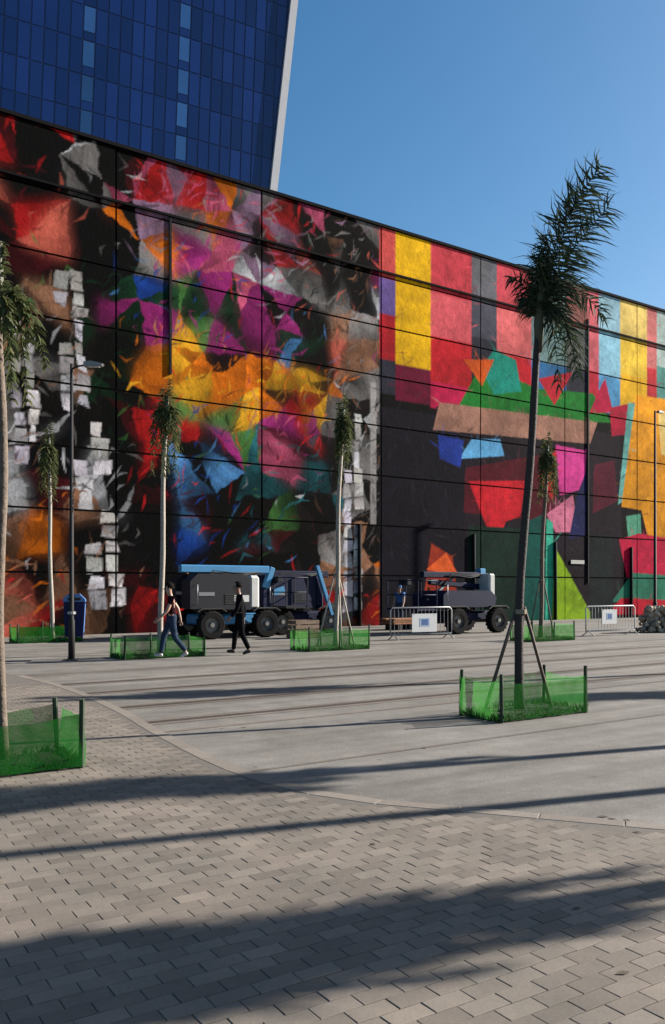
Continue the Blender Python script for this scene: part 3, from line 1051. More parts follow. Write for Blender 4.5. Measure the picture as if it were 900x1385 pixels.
MB().box((-TW / 2 + 4, TD / 2 + 1, TH + 1.5), (TW * 0.6, TD * 0.6, 3.0)).build('roof_plant', M['fin_side'], tower)

# ================================================================ PALMS
def bez(p0, p1, p2, n):
    p0, p1, p2 = Vector(p0), Vector(p1), Vector(p2)
    return [(p0 * (1 - t) ** 2 + p1 * 2 * t * (1 - t) + p2 * t * t) for t in [i / n for i in range(n + 1)]]

def frond(parent, pts, leaf=0.35, droop=(0.25, 0, -0.6), n=46, width=0.013, m='palm_leaf', start=0.12, seed=0, rach=0.012, fwd=0.55):
    r = random.Random(seed)
    mb = MB()
    npt = len(pts)
    mb.tube(pts, [rach * (1 - 0.8 * i / (npt - 1)) for i in range(npt)], 5)
    dr = Vector(droop)
    for i in range(n):
        t = start + (1 - start) * (i + r.random() * 0.7) / n
        f = min(t, 0.999) * (npt - 1)
        k = int(f)
        p = pts[k].lerp(pts[min(k + 1, npt - 1)], f - k)
        tan = (pts[min(k + 1, npt - 1)] - pts[max(k - 1, 0)]).normalized()
        up = Vector((0, -1, 0.25))
        sd = tan.cross(up)
        if sd.length < 0.05:
            sd = Vector((1, 0, 0))
        sd.normalize()
        ln = leaf * (0.55 + 0.75 * math.sin(math.pi * min(1, t * 0.85 + 0.12))) * r.uniform(0.75, 1.15)
        for s in (-1, 1):
            d = (sd * s + tan * fwd + Vector((r.gauss(0, 0.3), r.gauss(0, 0.6), r.gauss(0, 0.32)))).normalized()
            q = p.copy()
            wv = d.cross(Vector((r.gauss(0, 1), r.gauss(0, 1), r.gauss(0, 1))))
            wv.normalize()
            sg = 3
            vs = []
            for j in range(sg + 1):
                ww = width * (1.0, 1.15, 0.8, 0.1)[j] * r.uniform(0.9, 1.1)
                vs += [q + wv * ww, q - wv * ww]
                d = (d + dr * (0.28 + 0.22 * j)).normalized()
                q = q + d * (ln / sg)
            mb.add(vs, [(2 * j, 2 * j + 1, 2 * j + 3, 2 * j + 2) for j in range(sg)])
    return mb.build('frond', M[m], parent, raw=True)

def palm(loc, label, group, h=5.4, lean=(0.3, 0.05), r0=0.075, r1=0.045, bark='bark', crown='wind', stakes=(), stake_m='stake', leafm='palm_leaf', seed=1, wide=1.0, size=1.0):
    t = thing('palm_tree', loc, 0, label, 'palm tree', group)
    rr = random.Random(seed)
    n = 14
    pts, rad = [], []
    for i in range(n + 1):
        k = i / n
        pts.append((lean[0] * k ** 1.6 + 0.02 * math.sin(k * 9 + seed), lean[1] * k ** 1.6 + 0.015 * math.sin(k * 7 + seed * 2), h * k))
        rad.append((r0 * (1 - k) + r1 * k) * (1 + 0.05 * math.sin(i * 2.4)) * (1.25 if i == 0 else 1))
    MB().tube(pts, rad, 9).build('trunk', M[bark], t, True)
    top = Vector(pts[-1])
    # bulging shaft of leaf bases
    MB().tube([top - Vector((0, 0, 0.35)), top, top + Vector((0.01, 0, 0.3)), top + Vector((0.03, 0, 0.62))], [r1, r1 * 1.5, r1 * 1.3, r1 * 0.5], 8).build('crownshaft', M['rachis'], t, True)
    fr = []
    if crown == 'wind':
        fr = [((0.10, 0, 1.2), (0.84, 0.05, 2.12), 0.42, (0.55, 0, -0.35), 95),
              ((0.16, 0.1, 0.9), (0.62, 0.15, 1.8), 0.42, (0.5, 0, -0.5), 80),
              ((0.12, -0.1, 0.7), (0.88, -0.1, 1.5), 0.40, (0.5, 0, -0.6), 70),
              ((0.0, 0, 0.6), (0.05, 0.05, 1.15), 0.20, (0.1, 0, -0.7), 60),
              ((-0.02, 0.05, 0.5), (0.10, -0.05, 0.98), 0.22, (0.0, 0, -0.9), 60),
              ((-0.05, -0.05, 0.5), (-0.38, 0, 0.62), 0.22, (-0.1, 0, -0.9), 40),
              ((0.0, 0.05, 0.4), (-0.22, 0.1, 0.35), 0.25, (0.0, 0, -0.9), 40),
              ((0.35, 0, 0.9), (0.85, -0.05, 0.05), 0.32, (0.2, 0, -0.8), 42),
              ((0.30, 0.2, 0.7), (0.62, 0.3, -0.45), 0.30, (0.15, 0, -0.8), 40),
              ((0.25, -0.2, 0.6), (0.42, -0.3, -0.75), 0.28, (0.1, 0, -0.9), 40),
              ((0.16, -0.1, 0.5), (0.22, -0.15, -0.85), 0.24, (0.1, 0, -0.9), 40),
              ((0.05, 0.2, 0.5), (0.10, 0.2, 0.9), 0.22, (0.1, 0, -0.9), 46)]
    elif crown == 'full':
        for k in range(22):
            a = 2 * math.pi * k / 22 + rr.random() * 0.5
            rd = rr.uniform(0.15, 0.55)
            zz = rr.uniform(-0.9, 2.0)
            fr.append(((math.cos(a) * rd * 0.5, math.sin(a) * rd * 0.5, zz * 0.4 + 0.9), (math.cos(a) * rd + 0.2, math.sin(a) * rd, zz), 0.34, (0.15, 0, -0.7), 44))
    elif crown == 'tied':
        for k in range(10):
            a = 2 * math.pi * k / 10 + rr.random() * 0.5
            rd = rr.uniform(0.22, 0.42) * wide
            fr.append(((math.cos(a) * rd * 0.6, math.sin(a) * rd * 0.6, rr.uniform(0.5, 0.9)), (math.cos(a) * rd, math.sin(a) * rd, rr.uniform(-1.5, -0.5)), 0.22, (0.05, 0, -1.0), 34))
        fr.append(((0.02, 0, 0.4), (0.08, 0.02, 1.0), 0.16, (0.1, 0, -0.8), 36))
        fr.append(((-0.05, 0.02, 0.4), (-0.1, 0.05, 0.8), 0.16, (0.0, 0, -0.8), 30))
    for i, (c, e, lf, dr, cnt) in enumerate(fr):
        s = size
        p = bez(top + Vector((0, 0, 0.05)), top + Vector(c) * s, top + Vector(e) * s, 10)
        frond(t, p, lf * s, dr, cnt, {'wind': 0.010, 'full': 0.024}.get(crown, 0.014), leafm, 0.1 if crown == 'wind' else 0.2, seed * 40 + i, 0.011)
    for (sx_, sy_, sz_) in stakes:
        k = sz_ / h
        tx = lean[0] * k ** 1.6
        MB().tube([(sx_, sy_, 0.0), (tx * 0.9 + (0.05 if sx_ > 0 else -0.05), lean[1] * k, sz_)], 0.022, 6).build('support_stake', M[stake_m], t, True)
    if stakes:
        zt = stakes[0][2] - 0.06
        k = zt / h
        MB().lathe([(0.05, -0.03), (0.078, -0.03), (0.078, 0.03), (0.05, 0.03)], 'Z', 12, (lean[0] * k ** 1.6, lean[1] * k ** 1.6, zt)).build('tie', M['tie'], t)
    return t

def planter(center, L, D, H, label, net='net', mids=0, seed=0, group='green net tree guards'):
    t = thing('tree_guard', center, WALL_ANG, label, 'tree guard', group)
    r = random.Random(seed)
    x, y = L / 2, D / 2
    cor = [(-x, -y), (x, -y), (x, y), (-x, y)]
    posts = list(cor)
    for m_ in range(mids):
        k = (m_ + 1) / (mids + 1)
        posts += [(-x + L * k, -y), (-x + L * k, y)]
    for (px, py) in posts:
        hh = H + r.uniform(0.03, 0.1)
        lx, ly = r.gauss(0, 0.012), r.gauss(0, 0.012)
        MB().tube([(px, py, 0.0), (px + lx, py + ly, hh)], [0.026, 0.024], 7).build('post', M['post'], t)
    for i in range(4):
        a, b = cor[i], cor[(i + 1) % 4]
        n = 10
        vs, fs = [], []
        top = H - r.uniform(0.02, 0.05)
        ox, oy = (b[1] - a[1]), -(b[0] - a[0])
        ll = math.hypot(ox, oy)
        ox, oy = ox / ll, oy / ll
        for j in range(n + 1):
            k = j / n
            sag = 0.045 * math.sin(math.pi * k) * (1.0 if mids == 0 else 0.4) + (r.uniform(0, 0.02) if 0 < j < n else 0)
            for q in range(4):
                zz = 0.02 + (top - sag - 0.02) * q / 3
                bl = 0.030 + 0.022 * math.sin(k * 17 + i * 2 + seed) * math.sin(q * 1.3 + 0.6) + r.gauss(0, 0.004)
                vs.append((a[0] + (b[0] - a[0]) * k + ox * bl, a[1] + (b[1] - a[1]) * k + oy * bl, zz))
        for j in range(n):
            for q in range(3):
                fs.append((j * 4 + q, (j + 1) * 4 + q, (j + 1) * 4 + q + 1, j * 4 + q + 1))
        MB().add(vs, fs).build('net_panel', M[net], t, True, raw=True)
    # soil with a low edge of grass
    sm = MB()
    gx, gy = 12, 7
    vs = []
    for i in range(gx + 1):
        for j in range(gy + 1):
            kx, ky = i / gx * 2 - 1, j / gy * 2 - 1
            ed = max(abs(kx), abs(ky))
            vs.append((kx * (x - 0.0), ky * (y - 0.0), 0.004 if ed > 0.99 else 0.05 + 0.03 * (1 - ed) + r.uniform(0, 0.02)))
    sm.add(vs, [(i * (gy + 1) + j, (i + 1) * (gy + 1) + j, (i + 1) * (gy + 1) + j + 1, i * (gy + 1) + j + 1) for i in range(gx) for j in range(gy)])
    sm.build('soil_bed', M['soil'], t, raw=True)
    gm = MB()
    for k in range(int(900 * L * D)):
        if r.random() < 0.6:
            s = r.choice(((r.uniform(-x, x), r.choice((-y, y)) * r.uniform(0.9, 1.04)), (r.choice((-x, x)) * r.uniform(0.94, 1.03), r.uniform(-y, y))))
        else:
            s = (r.uniform(-x, x), r.uniform(-y, y))
        hgt = r.uniform(0.05, 0.15)
        a = r.uniform(0, 6.28)
        dx, dy = math.cos(a) * 0.006, math.sin(a) * 0.006
        bx, by = r.gauss(0, 0.03), r.gauss(0, 0.03)
        gm.add([(s[0] - dx, s[1] - dy, 0.01), (s[0] + dx, s[1] + dy, 0.01), (s[0] + bx * 0.5 + dx * 0.7, s[1] + by * 0.5 + dy * 0.7, hgt * 0.6), (s[0] + bx * 1.4, s[1] + by * 1.4, hgt)], [(0, 1, 2), (0, 2, 3)])
    go = gm.build('grass', M['grass'], t, raw=True)
    go['kind'] = 'stuff'
    return t

GP = 'newly planted palm trees on the plaza'
# near row
planter((2.50, 11.10, 0), 1.55, 0.72, 0.55, 'green net guard round the wind-swept staked palm on open concrete', 'net', 0, 3)
palm((2.41, 11.05, 0.05), 'wind-swept young palm with dark leaning trunk, its plume rising above the wall', GP, 5.02, (0.30, 0.05), 0.062, 0.045, 'bark_dark', 'wind',
     [(-0.46, -0.12, 1.35), (0.48, 0.14, 1.35), (0.05, 0.42, 1.3)], 'stake', 'palm_leaf', 2)
planter((-3.13, 7.60, 0.012), 1.55, 0.72, 0.53, 'deep green net guard standing on the small pavers', 'net_dark', 0, 5)
palm((-2.995, 7.70, 0.06), 'young palm with straight tan trunk in the guard on the small pavers', GP, 4.1, (-0.02, 0.0), 0.045, 0.04, 'bark', 'tied', (), 'stake', 'palm_leaf_dry', 8, 1.7, 0.62)
# row by the machines
planter((-4.17, 20.35, 0), 2.0, 0.9, 0.50, 'green net guard behind the walking person in jeans', 'net', 1, 7)
palm((-4.12, 20.40, 0.05), 'slim palm with pale tan trunk beside the walking person in jeans', GP, 5.6, (0.12, 0), 0.072, 0.05, 'bark_pale', 'tied', (), 'stake', 'palm_leaf_dry', 4, 1.0)
planter((-0.06, 22.75, 0), 1.9, 0.9, 0.58, 'pale green net guard round the palm with whitish stakes', 'net', 1, 9)
palm((0.10, 22.85, 0.05), 'palm propped by whitish wooden stakes in front of the machines', GP, 5.8, (0.15, 0), 0.07, 0.05, 'bark_pale', 'tied',
     [(-0.52, -0.25, 2.0), (0.50, 0.2, 1.9), (0.15, -0.4, 1.8)], 'stake_pale', 'palm_leaf_dry', 5, 0.55)
planter((6.60, 26.7, 0), 1.9, 0.9, 0.55, 'green net guard in front of the lime green mural wedge', 'net', 1, 11)
palm((6.55, 26.75, 0.05), 'palm in front of the lime green mural wedge', GP, 5.5, (0.18, 0), 0.075, 0.05, 'bark', 'tied',
     [(-0.45, -0.2, 1.9), (0.48, 0.2, 1.9)], 'stake', 'palm_leaf_dry', 6, 0.75)
planter((-8.75, 26.0, 0), 1.9, 0.9, 0.52, 'green net guard at the wall foot behind the lamp post', 'net_dark', 1, 13)
palm((-8.62, 26.1, 0.05), 'palm close to the wall foot behind the lamp post', GP, 5.7, (-0.1, 0), 0.07, 0.05, 'bark_pale', 'tied', (), 'stake', 'palm_leaf_dry', 7, 0.8)
# trees further along the street (outside the view): their shadows reach across the pavers; the last is added to lengthen the first one's shadow
for i, (px, py, k, hh) in enumerate(((-0.70, 3.72, 11.3, 4.9), (-1.6, 6.95, 12.6, 5.3), (-2.2, 13.1, 12.4, 5.0), (5.3, 13.3, 12.0, 5.3), (-1.65, 3.30, 11.2, 4.9))):
    b = Vector((px, py, 0)) + SH * k
    palm((b.x, b.y, 0.0), 'young palm further along the plaza, out of view, whose shadow falls on the floor', GP, hh, (0.15, 0.1), 0.11, 0.085, 'bark_dark', 'full', (), 'stake', 'palm_leaf', 20 + i, 1.0, 1.0)

# ================================================================ LAMP POSTS
def lamp_post(loc, h, label, r0=0.085, rz=0.0, arm=0.35):
    t = thing('lamp_post', loc, rz, label, 'lamp post', 'slim dark lamp posts')
    MB().tube([(0, 0, 0), (0, 0, 0.9), (0, 0, 0.95), (0, 0, h)], [r0, r0 * 0.95, r0 * 0.7, r0 * 0.45], 10).build('pole', M['lamp_pole'], t, True)
    MB().box((0, 0, 0.012), (0.32, 0.32, 0.024), bev=0.008).build('base_plate', M['lamp_pole'], t)
    for sx_ in (-1, 1):
        for sy_ in (-1, 1):
            MB().tube([(sx_ * 0.12, sy_ * 0.12, 0.02), (sx_ * 0.12, sy_ * 0.12, 0.06)], 0.014, 6).build('bolt', M['lamp_head'], t)
    MB().tube([(0, 0, h - 0.12), (arm * 0.5, 0, h - 0.05), (arm, 0, h - 0.03)], 0.022, 6).build('arm', M['lamp_pole'], t, True)
    hd = MB().prism([(arm - 0.06, h - 0.07), (arm + 0.34, h - 0.05), (arm + 0.38, h - 0.01), (arm + 0.10, h + 0.05), (arm - 0.06, h + 0.03)], -0.085, 0.085).build('lamp_head', M['lamp_head'], t)
    MB().box((arm + 0.16, 0, h - 0.07), (0.26, 0.12, 0.02)).build('lens', M['lamp_glass'], hd)
    return t
lamp_post((-5.94, 19.36, 0), 6.75, 'slim lamp post carrying a blue litter bin', 0.075)
lamp_post(tuple(W(30.9, 3.3)), 10.6, 'tall lamp post beside the rubble pile', 0.11, WALL_ANG, 0.3)
lp = Vector((0.1, 5.98, 0)) + SH * 11.5
lamp_post((lp.x, lp.y, 0), 8.2, 'lamp post further along the plaza whose thin shadow crosses the pavers', 0.16, R(90))

# blue litter bin clamped to the post
bn = thing('litter_bin', (-5.94, 19.60, 0.53), R(12), 'navy litter bin with a light blue lid clamped to the lamp post', 'litter bin')
MB().prism([(-0.20, 0.0), (0.19, 0.0), (0.235, 0.80), (-0.235, 0.80)], -0.16, 0.09).build('bin_body', M['bin_navy'], bn)
MB().prism([(-0.25, 0.80), (0.25, 0.80), (0.24, 0.86), (0.12, 0.98), (-0.14, 0.98), (-0.24, 0.88)], -0.175, 0.10).build('lid', M['bin_blue'], bn)
MB().box((0.217, -0.03, 0.42), (0.012, 0.2, 0.66), ry=R(3.2)).build('sunlit_side', M['bin_blue'], bn)  # sunlight on the right side put into colour as a paler blue sheet
MB().box((0, -0.178, 0.86), (0.28, 0.012, 0.06)).build('slot', M['black'], bn)
MB().lathe([(0.062, -0.03), (0.095, -0.03), (0.095, 0.03), (0.062, 0.03)], 'Z', 12, (-0.05, -0.235, 0.55)).build('clamp', M['galv'], bn)

# ================================================================ BOOM LIFTS
def wheel(parent, x, y, r=0.46, w=0.32):
    prof = [(r * 0.55, -w / 2), (r * 0.9, -w / 2), (r, -w * 0.32), (r, w * 0.32), (r * 0.9, w / 2), (r * 0.55, w / 2)]
    wo = MB().lathe(prof, 'Y', 22).build('wheel', M['tyre'], parent, False)
    wo.location = (x, y, r)
    s = -1 if y < 0 else 1
    MB().lathe([(0.001, s * w * 0.18), (r * 0.5, s * w * 0.18), (r * 0.6, s * w * 0.46), (r * 0.56, s * w * 0.2), (r * 0.56, -s * w * 0.2), (0.001, -s * w * 0.2)], 'Y', 20).build('rim', M['rim'], wo)
    MB().lathe([(0.001, s * w * 0.15), (r * 0.18, s * w * 0.15), (r * 0.16, s * w * 0.48), (0.001, s * w * 0.48)], 'Y', 12).build('hub', M['rim'], wo)
    for k in range(18):
        a = 2 * math.pi * k / 18
        MB().box((math.cos(a) * r * 0.985, 0.0, math.sin(a) * r * 0.985), (0.045, w * 0.8, 0.06), ry=-a).build('lug', M['tyre'], wo)
    return wo

def basket(parent, cx, cz, m, ln=0.85, wd=1.7, h=1.05):
    b = MB().box((cx, 0, cz + 0.04), (ln, wd, 0.08)).build('platform', m, parent)
    for zz in (0.55, h):
        MB().tube([(cx - ln / 2, -wd / 2, cz + zz), (cx + ln / 2, -wd / 2, cz + zz), (cx + ln / 2, wd / 2, cz + zz), (cx - ln / 2, wd / 2, cz + zz), (cx - ln / 2, -wd / 2, cz + zz)], 0.022, 6).build('rail', m, b, True)
    for sx_ in (-1, 1):
        for yy in (-wd / 2, 0, wd / 2):
            MB().tube([(cx + sx_ * ln / 2, yy, cz + 0.05), (cx + sx_ * ln / 2, yy, cz + h)], 0.02, 6).build('upright', m, b)
    MB().box((cx - ln / 2 + 0.12, 0, cz + h - 0.06), (0.2, 0.5, 0.2), bev=0.02).build('control_box', M['lift_grey'], b)
    return b

def lift(loc, rz, label, cowl='lift_grey', end='lift_white', boom='lift_blue', chas='lift_blue', variant=0):
    t = thing('boom_lift', loc, rz, label, 'boom lift', 'boom lifts parked along the mural')
    for x in (-1.0, 1.0):
        for y in (-0.85, 0.85):
            wheel(t, x, y)
    MB().box((0, 0, 0.62), (2.5, 0.95, 0.34), bev=0.05).build('chassis', M[chas], t)
    for x in (-1.0, 1.0):
        MB().tube([(x, -0.8, 0.46), (x, 0.8, 0.46)], 0.08, 8).build('axle', M['black'], t)
    MB().box((0, -0.50, 0.60), (0.75, 0.10, 0.30), bev=0.03).build('tool_box', M[chas], t)
    MB().lathe([(0.001, 0.78), (0.42, 0.78), (0.42, 0.93), (0.001, 0.93)], 'Z', 20).build('turntable', M['black'], t)
    if variant in (0, 1):
        # engine cowl with a sloped lid
        c = MB().prism([(-1.72, 0.98), (0.42, 0.93), (0.42, 1.98), (0.15, 2.10), (-1.45, 2.10), (-1.72, 1.85)], -0.88, -0.22).build('engine_cowl', M[cowl], t)
        c2 = MB().prism([(-1.72, 0.98), (0.42, 0.93), (0.42, 1.98), (0.15, 2.10), (-1.45, 2.10), (-1.72, 1.85)], 0.22, 0.88).build('engine_cowl', M[cowl], t)
        for k in range(5):
            MB().box((-0.25 + 0.0, -0.885, 1.15 + k * 0.07), (0.5, 0.02, 0.035)).build('vent_slat', M['black'], c)
        MB().box((-1.15, -0.886, 1.45), (0.55, 0.016, 0.12)).build('decal', M['lift_decal'], c)
        MB().box((0.62, 0, 1.50), (0.40, 1.70, 1.12), bev=0.09).build('end_cover', M[end], t)
        MB().box((0.10, -0.884, 1.30), (0.55, 0.014, 0.22)).build('side_badge', M[end], c)
    else:
        MB().prism([(-1.6, 0.95), (0.9, 0.95), (1.0, 1.30), (0.7, 1.55), (-1.4, 1.55), (-1.6, 1.4)], -0.85, 0.85).build('engine_cowl', M[cowl], t)
        MB().box((1.02, -0.25, 1.55), (0.32, 0.75, 1.25), bev=0.06).build('end_cover', M[end], t)
    for q in range(3):
        MB().tube([(-1.2 + 0.05 * q, -0.16 - 0.03 * q, 1.7), (-0.6, -0.20, 2.12 + 0.05 * q), (0.3, -0.18, 2.02 + 0.06 * q), (1.2, -0.16 - 0.02 * q, 2.18)], 0.016, 6).build('hose', M['black'], t, True)
    for x in (-1.0, 1.0):
        MB().prism([(x - 0.52, 0.90), (x - 0.36, 1.0), (x + 0.36, 1.0), (x + 0.52, 0.90), (x + 0.50, 0.87), (x + 0.35, 0.965), (x - 0.35, 0.965), (x - 0.50, 0.87)], -1.0, -0.70).build('mudguard', M['black'], t)
    MB().tube([(-1.5, -0.90, 1.15), (-1.5, -0.95, 1.15), (-1.5, -0.95, 1.75), (-1.5, -0.90, 1.75)], 0.014, 6).build('grab_rail', M['galv'], t, True)
    MB().lathe([(0.001, 0.0), (0.05, 0.0), (0.045, 0.09), (0.001, 0.11)], 'Z', 10, (-1.3, 0.3, 2.10 if variant < 2 else 1.55)).build('beacon', M['plank'], t)
    if variant == 0:
        MB().box((-0.05, 0, 2.27), (3.3, 0.24, 0.26), bev=0.03).build('boom', M[boom], t)
        MB().box((1.62, 0, 2.0), (0.20, 0.22, 0.75), ry=R(20), bev=0.02).build('boom_knuckle', M[boom], t)
        MB().tube([(0.2, 0, 1.6), (1.3, 0, 2.2)], 0.06, 8).build('cylinder', M['galv'], t, True)
        basket(t, 2.25, 0.95, M['lift_grey'])
    elif variant == 1:
        MB().box((0.0, 0, 2.15), (3.0, 0.24, 0.24), bev=0.03).build('boom', M['lift_navy'], t)
        MB().box((0.75, -0.95, 1.55), (0.13, 0.13, 1.9), ry=R(-20), bev=0.015).build('jib', M[boom], t)
        MB().tube([(-1.0, 0, 1.5), (0.9, 0, 2.05)], 0.06, 8).build('cylinder', M['galv'], t, True)
        basket(t, -2.2, 1.0, M['lift_navy'])
        MB().box((-1.1, -0.89, 1.55), (0.45, 0.016, 0.22), ry=R(-15)).build('decal', M['lift_blue'], t)
    else:
        MB().box((-0.35, 0, 2.12), (3.1, 0.24, 0.22), bev=0.03).build('boom', M['lift_navy'], t)
        MB().box((-0.3, 0, 1.78), (2.5, 0.2, 0.2), ry=R(4), bev=0.03).build('boom', M['lift_navy'], t)
        MB().box((1.02, 0.02, 2.2), (0.3, 0.3, 0.35), bev=0.03).build('boom_knuckle', M['lift_blue'], t)
        MB().tube([(-1.6, 0, 1.2), (-0.4, 0, 2.0)], 0.06, 8).build('cylinder', M['galv'], t, True)
        basket(t, -2.35, 0.85, M['lift_navy'])
    return t
def px(x, y):
    Y = 1150 * EYE / (y - 795)
    return Vector(((x - 450) / 1150 * Y, Y, 0))
lift((-3.55, 28.45, 0), WALL_ANG, 'charcoal and white boom lift with light blue boom, behind the walking person in black', variant=0)
lift((-1.45, 31.0, 0), WALL_ANG, 'dark navy boom lift with a slanting light blue jib, behind the whitish stakes', 'lift_navy', 'lift_navy', 'lift_blue', 'lift_navy', 1)
lift((4.75, 31.5, 0), WALL_ANG, 'dark navy boom lift with a pale end cover, behind the fence with the sign', 'lift_navy', 'lift_white', 'lift_navy', 'lift_navy', 2)

# ================================================================ CROWD BARRIERS AND SIGNS
def barrier(loc, rz, label, m):
    t = thing('crowd_barrier', loc, rz, label, 'barrier', 'steel crowd barriers in front of the mural')
    L, H, z0 = 2.4, 1.02, 0.18
    MB().tube([(-L / 2, 0, z0), (-L / 2, 0, H - 0.08), (-L / 2 + 0.08, 0, H), (L / 2 - 0.08, 0, H), (L / 2, 0, H - 0.08), (L / 2, 0, z0), (-L / 2, 0, z0)], 0.024, 7).build('frame', M[m], t, True)
    for k in range(15):
        x = -L / 2 + L * (k + 1) / 16
        MB().tube([(x, 0, z0), (x, 0, H)], 0.008, 5).build('bar', M[m], t)
    for s in (-1, 1):
        MB().tube([(s * (L / 2 - 0.12), -0.28, 0.012), (s * (L / 2 - 0.12), -0.22, 0.05), (s * (L / 2 - 0.12), 0, z0), (s * (L / 2 - 0.12), 0.22, 0.05), (s * (L / 2 - 0.12), 0.28, 0.012)], 0.018, 6).build('foot', M[m], t, True)
    return t
def sign(loc, rz, w, h, label):
    t = thing('sign', loc, rz, label, 'sign', 'white signs hung on the barriers')
    MB().box((0, 0, h / 2), (w, 0.012, h), bev=0.004).build('board', M['sign_white'], t)
    MB().box((0.0, -0.008, h * 0.54), (w * 0.40, 0.004, h * 0.46)).build('emblem_border', M['sign_pale'], t)
    MB().box((0.01, -0.0105, h * 0.54), (w * 0.27, 0.003, h * 0.33)).build('emblem', M['sign_blue'], t)
    for s in (-1, 1):
        MB().box((s * w * 0.4, 0.02, h * 0.97), (0.02, 0.07, 0.012)).build('hook', M['galv'], t)
    return t
B1 = Vector((2.85, 27.2, 0)); A1 = R(30)
barrier(tuple(B1), A1, 'grey steel crowd barrier in front of the dark boom lift', 'galv')
sign(tuple(B1 + Vector((0.09, -0.03, 0.24))), A1, 0.98, 0.58, 'white sign with blue square emblem on the grey barrier before the dark lift')
B2 = Vector((9.62, 29.4, 0)); A2 = R(30)
barrier(tuple(B2), A2, 'pale crowd barrier beside the rubble pile', 'galv_pale')
sign(tuple(B2 + Vector((-0.08, -0.10, 0.40))), A2, 0.72, 0.50, 'small white sign with blue square emblem on the pale barrier by the rubble')

# ================================================================ RUBBLE, PLANKS, CRATE
rb = thing('rubble_pile', (12.3, 31.6, 0), R(10), 'pile of tan broken stones at the foot of the tall lamp post', 'rubble')
def rock(seed, s):
    r = random.Random(seed)
    bm = bmesh.new()
    bmesh.ops.create_icosphere(bm, subdivisions=1, radius=s)
    for v in bm.verts:
        v.co *= r.uniform(0.72, 1.15)
        v.co.z *= 0.8
    me = bpy.data.meshes.new('stone')
    bm.to_mesh(me)
    bm.free()
    me.materials.append(M['rubble'])
    return me
rocks = [rock(i, 0.13) for i in range(6)]
rr = random.Random(4)
for lay, (n, hw, hd) in enumerate(((48, 0.95, 0.45), (44, 0.92, 0.40), (40, 0.88, 0.36), (34, 0.84, 0.32), (26, 0.76, 0.26))):
    for k in range(n):
        o = bpy.data.objects.new('stone', rocks[rr.randrange(6)])
        o.location = (rr.uniform(-hw, hw), rr.uniform(-hd, hd), 0.10 + lay * 0.19 + rr.uniform(-0.02, 0.03))
        o.rotation_euler = (rr.uniform(0, 6), rr.uniform(0, 6), rr.uniform(0, 6))
        s = rr.uniform(0.7, 1.25)
        o.scale = (s, s, s)
        o.parent = rb
        COL.objects.link(o)

pk = thing('plank_stack', tuple(W(14.7, 3.4)), WALL_ANG, 'low stack of orange wood planks on black bearers by the wall', 'plank stack')
for k in range(3):
    MB().box((-0.7 + 0.7 * k, 0, 0.11), (0.14, 0.9, 0.22)).build('bearer', M['black'], pk)
for k in range(3):
    for j in range(4):
        MB().box((rr.uniform(-0.08, 0.08), -0.33 + j * 0.22, 0.26 + k * 0.075), (2.0, 0.2, 0.065), bev=0.006).build('plank', M['plank'], pk)
cr = thing('crate', tuple(px(408, 866) + Vector((0, 1.2, 0))), WALL_ANG, 'brown wooden crate behind the pale green net guard', 'crate')
for k in range(4):
    MB().box((0, -0.29, 0.08 + k * 0.15), (0.9, 0.025, 0.12)).build('slat', M['crate'], cr)
    MB().box((0, 0.29, 0.08 + k * 0.15), (0.9, 0.025, 0.12)).build('slat', M['crate'], cr)
    for s in (-1, 1):
        MB().box((s * 0.44, 0, 0.08 + k * 0.15), (0.025, 0.55, 0.12)).build('slat', M['crate'], cr)
for sx_ in (-1, 1):
    for sy_ in (-1, 1):
        MB().box((sx_ * 0.40, sy_ * 0.255, 0.30), (0.045, 0.045, 0.6)).build('corner_post', M['crate'], cr)
MB().box((0, 0, 0.03), (0.86, 0.5, 0.03)).build('bottom', M['crate'], cr)

# ================================================================ PEOPLE
def skin_obj(name, V, Ed, rad, m, parent, sub=2, root=0):
    me = bpy.data.meshes.new(name)
    me.from_pydata([tuple(v) for v in V], Ed, [])
    o = bpy.data.objects.new(name, me)
    COL.objects.link(o)
    md = o.modifiers.new('skin', 'SKIN')
    md.use_smooth_shade = True
    sv = me.skin_vertices[0].data if me.skin_vertices else None
    if sv is None:
        bm = bmesh.new(); bm.from_mesh(me); bm.verts.layers.skin.verify(); bm.to_mesh(me); bm.free()
        sv = me.skin_vertices[0].data
    for i, r in enumerate(rad):
        sv[i].radius = r if isinstance(r, tuple) else (r, r)
        sv[i].use_root = (i == root)
    s = o.modifiers.new('sub', 'SUBSURF')
    s.levels = s.render_levels = sub
    dg = bpy.context.evaluated_depsgraph_get()
    dg.update()
    nm = bpy.data.meshes.new_from_object(o.evaluated_get(dg))
    bpy.data.objects.remove(o)
    nm.name = name
    return link(name, nm, m, parent, True)

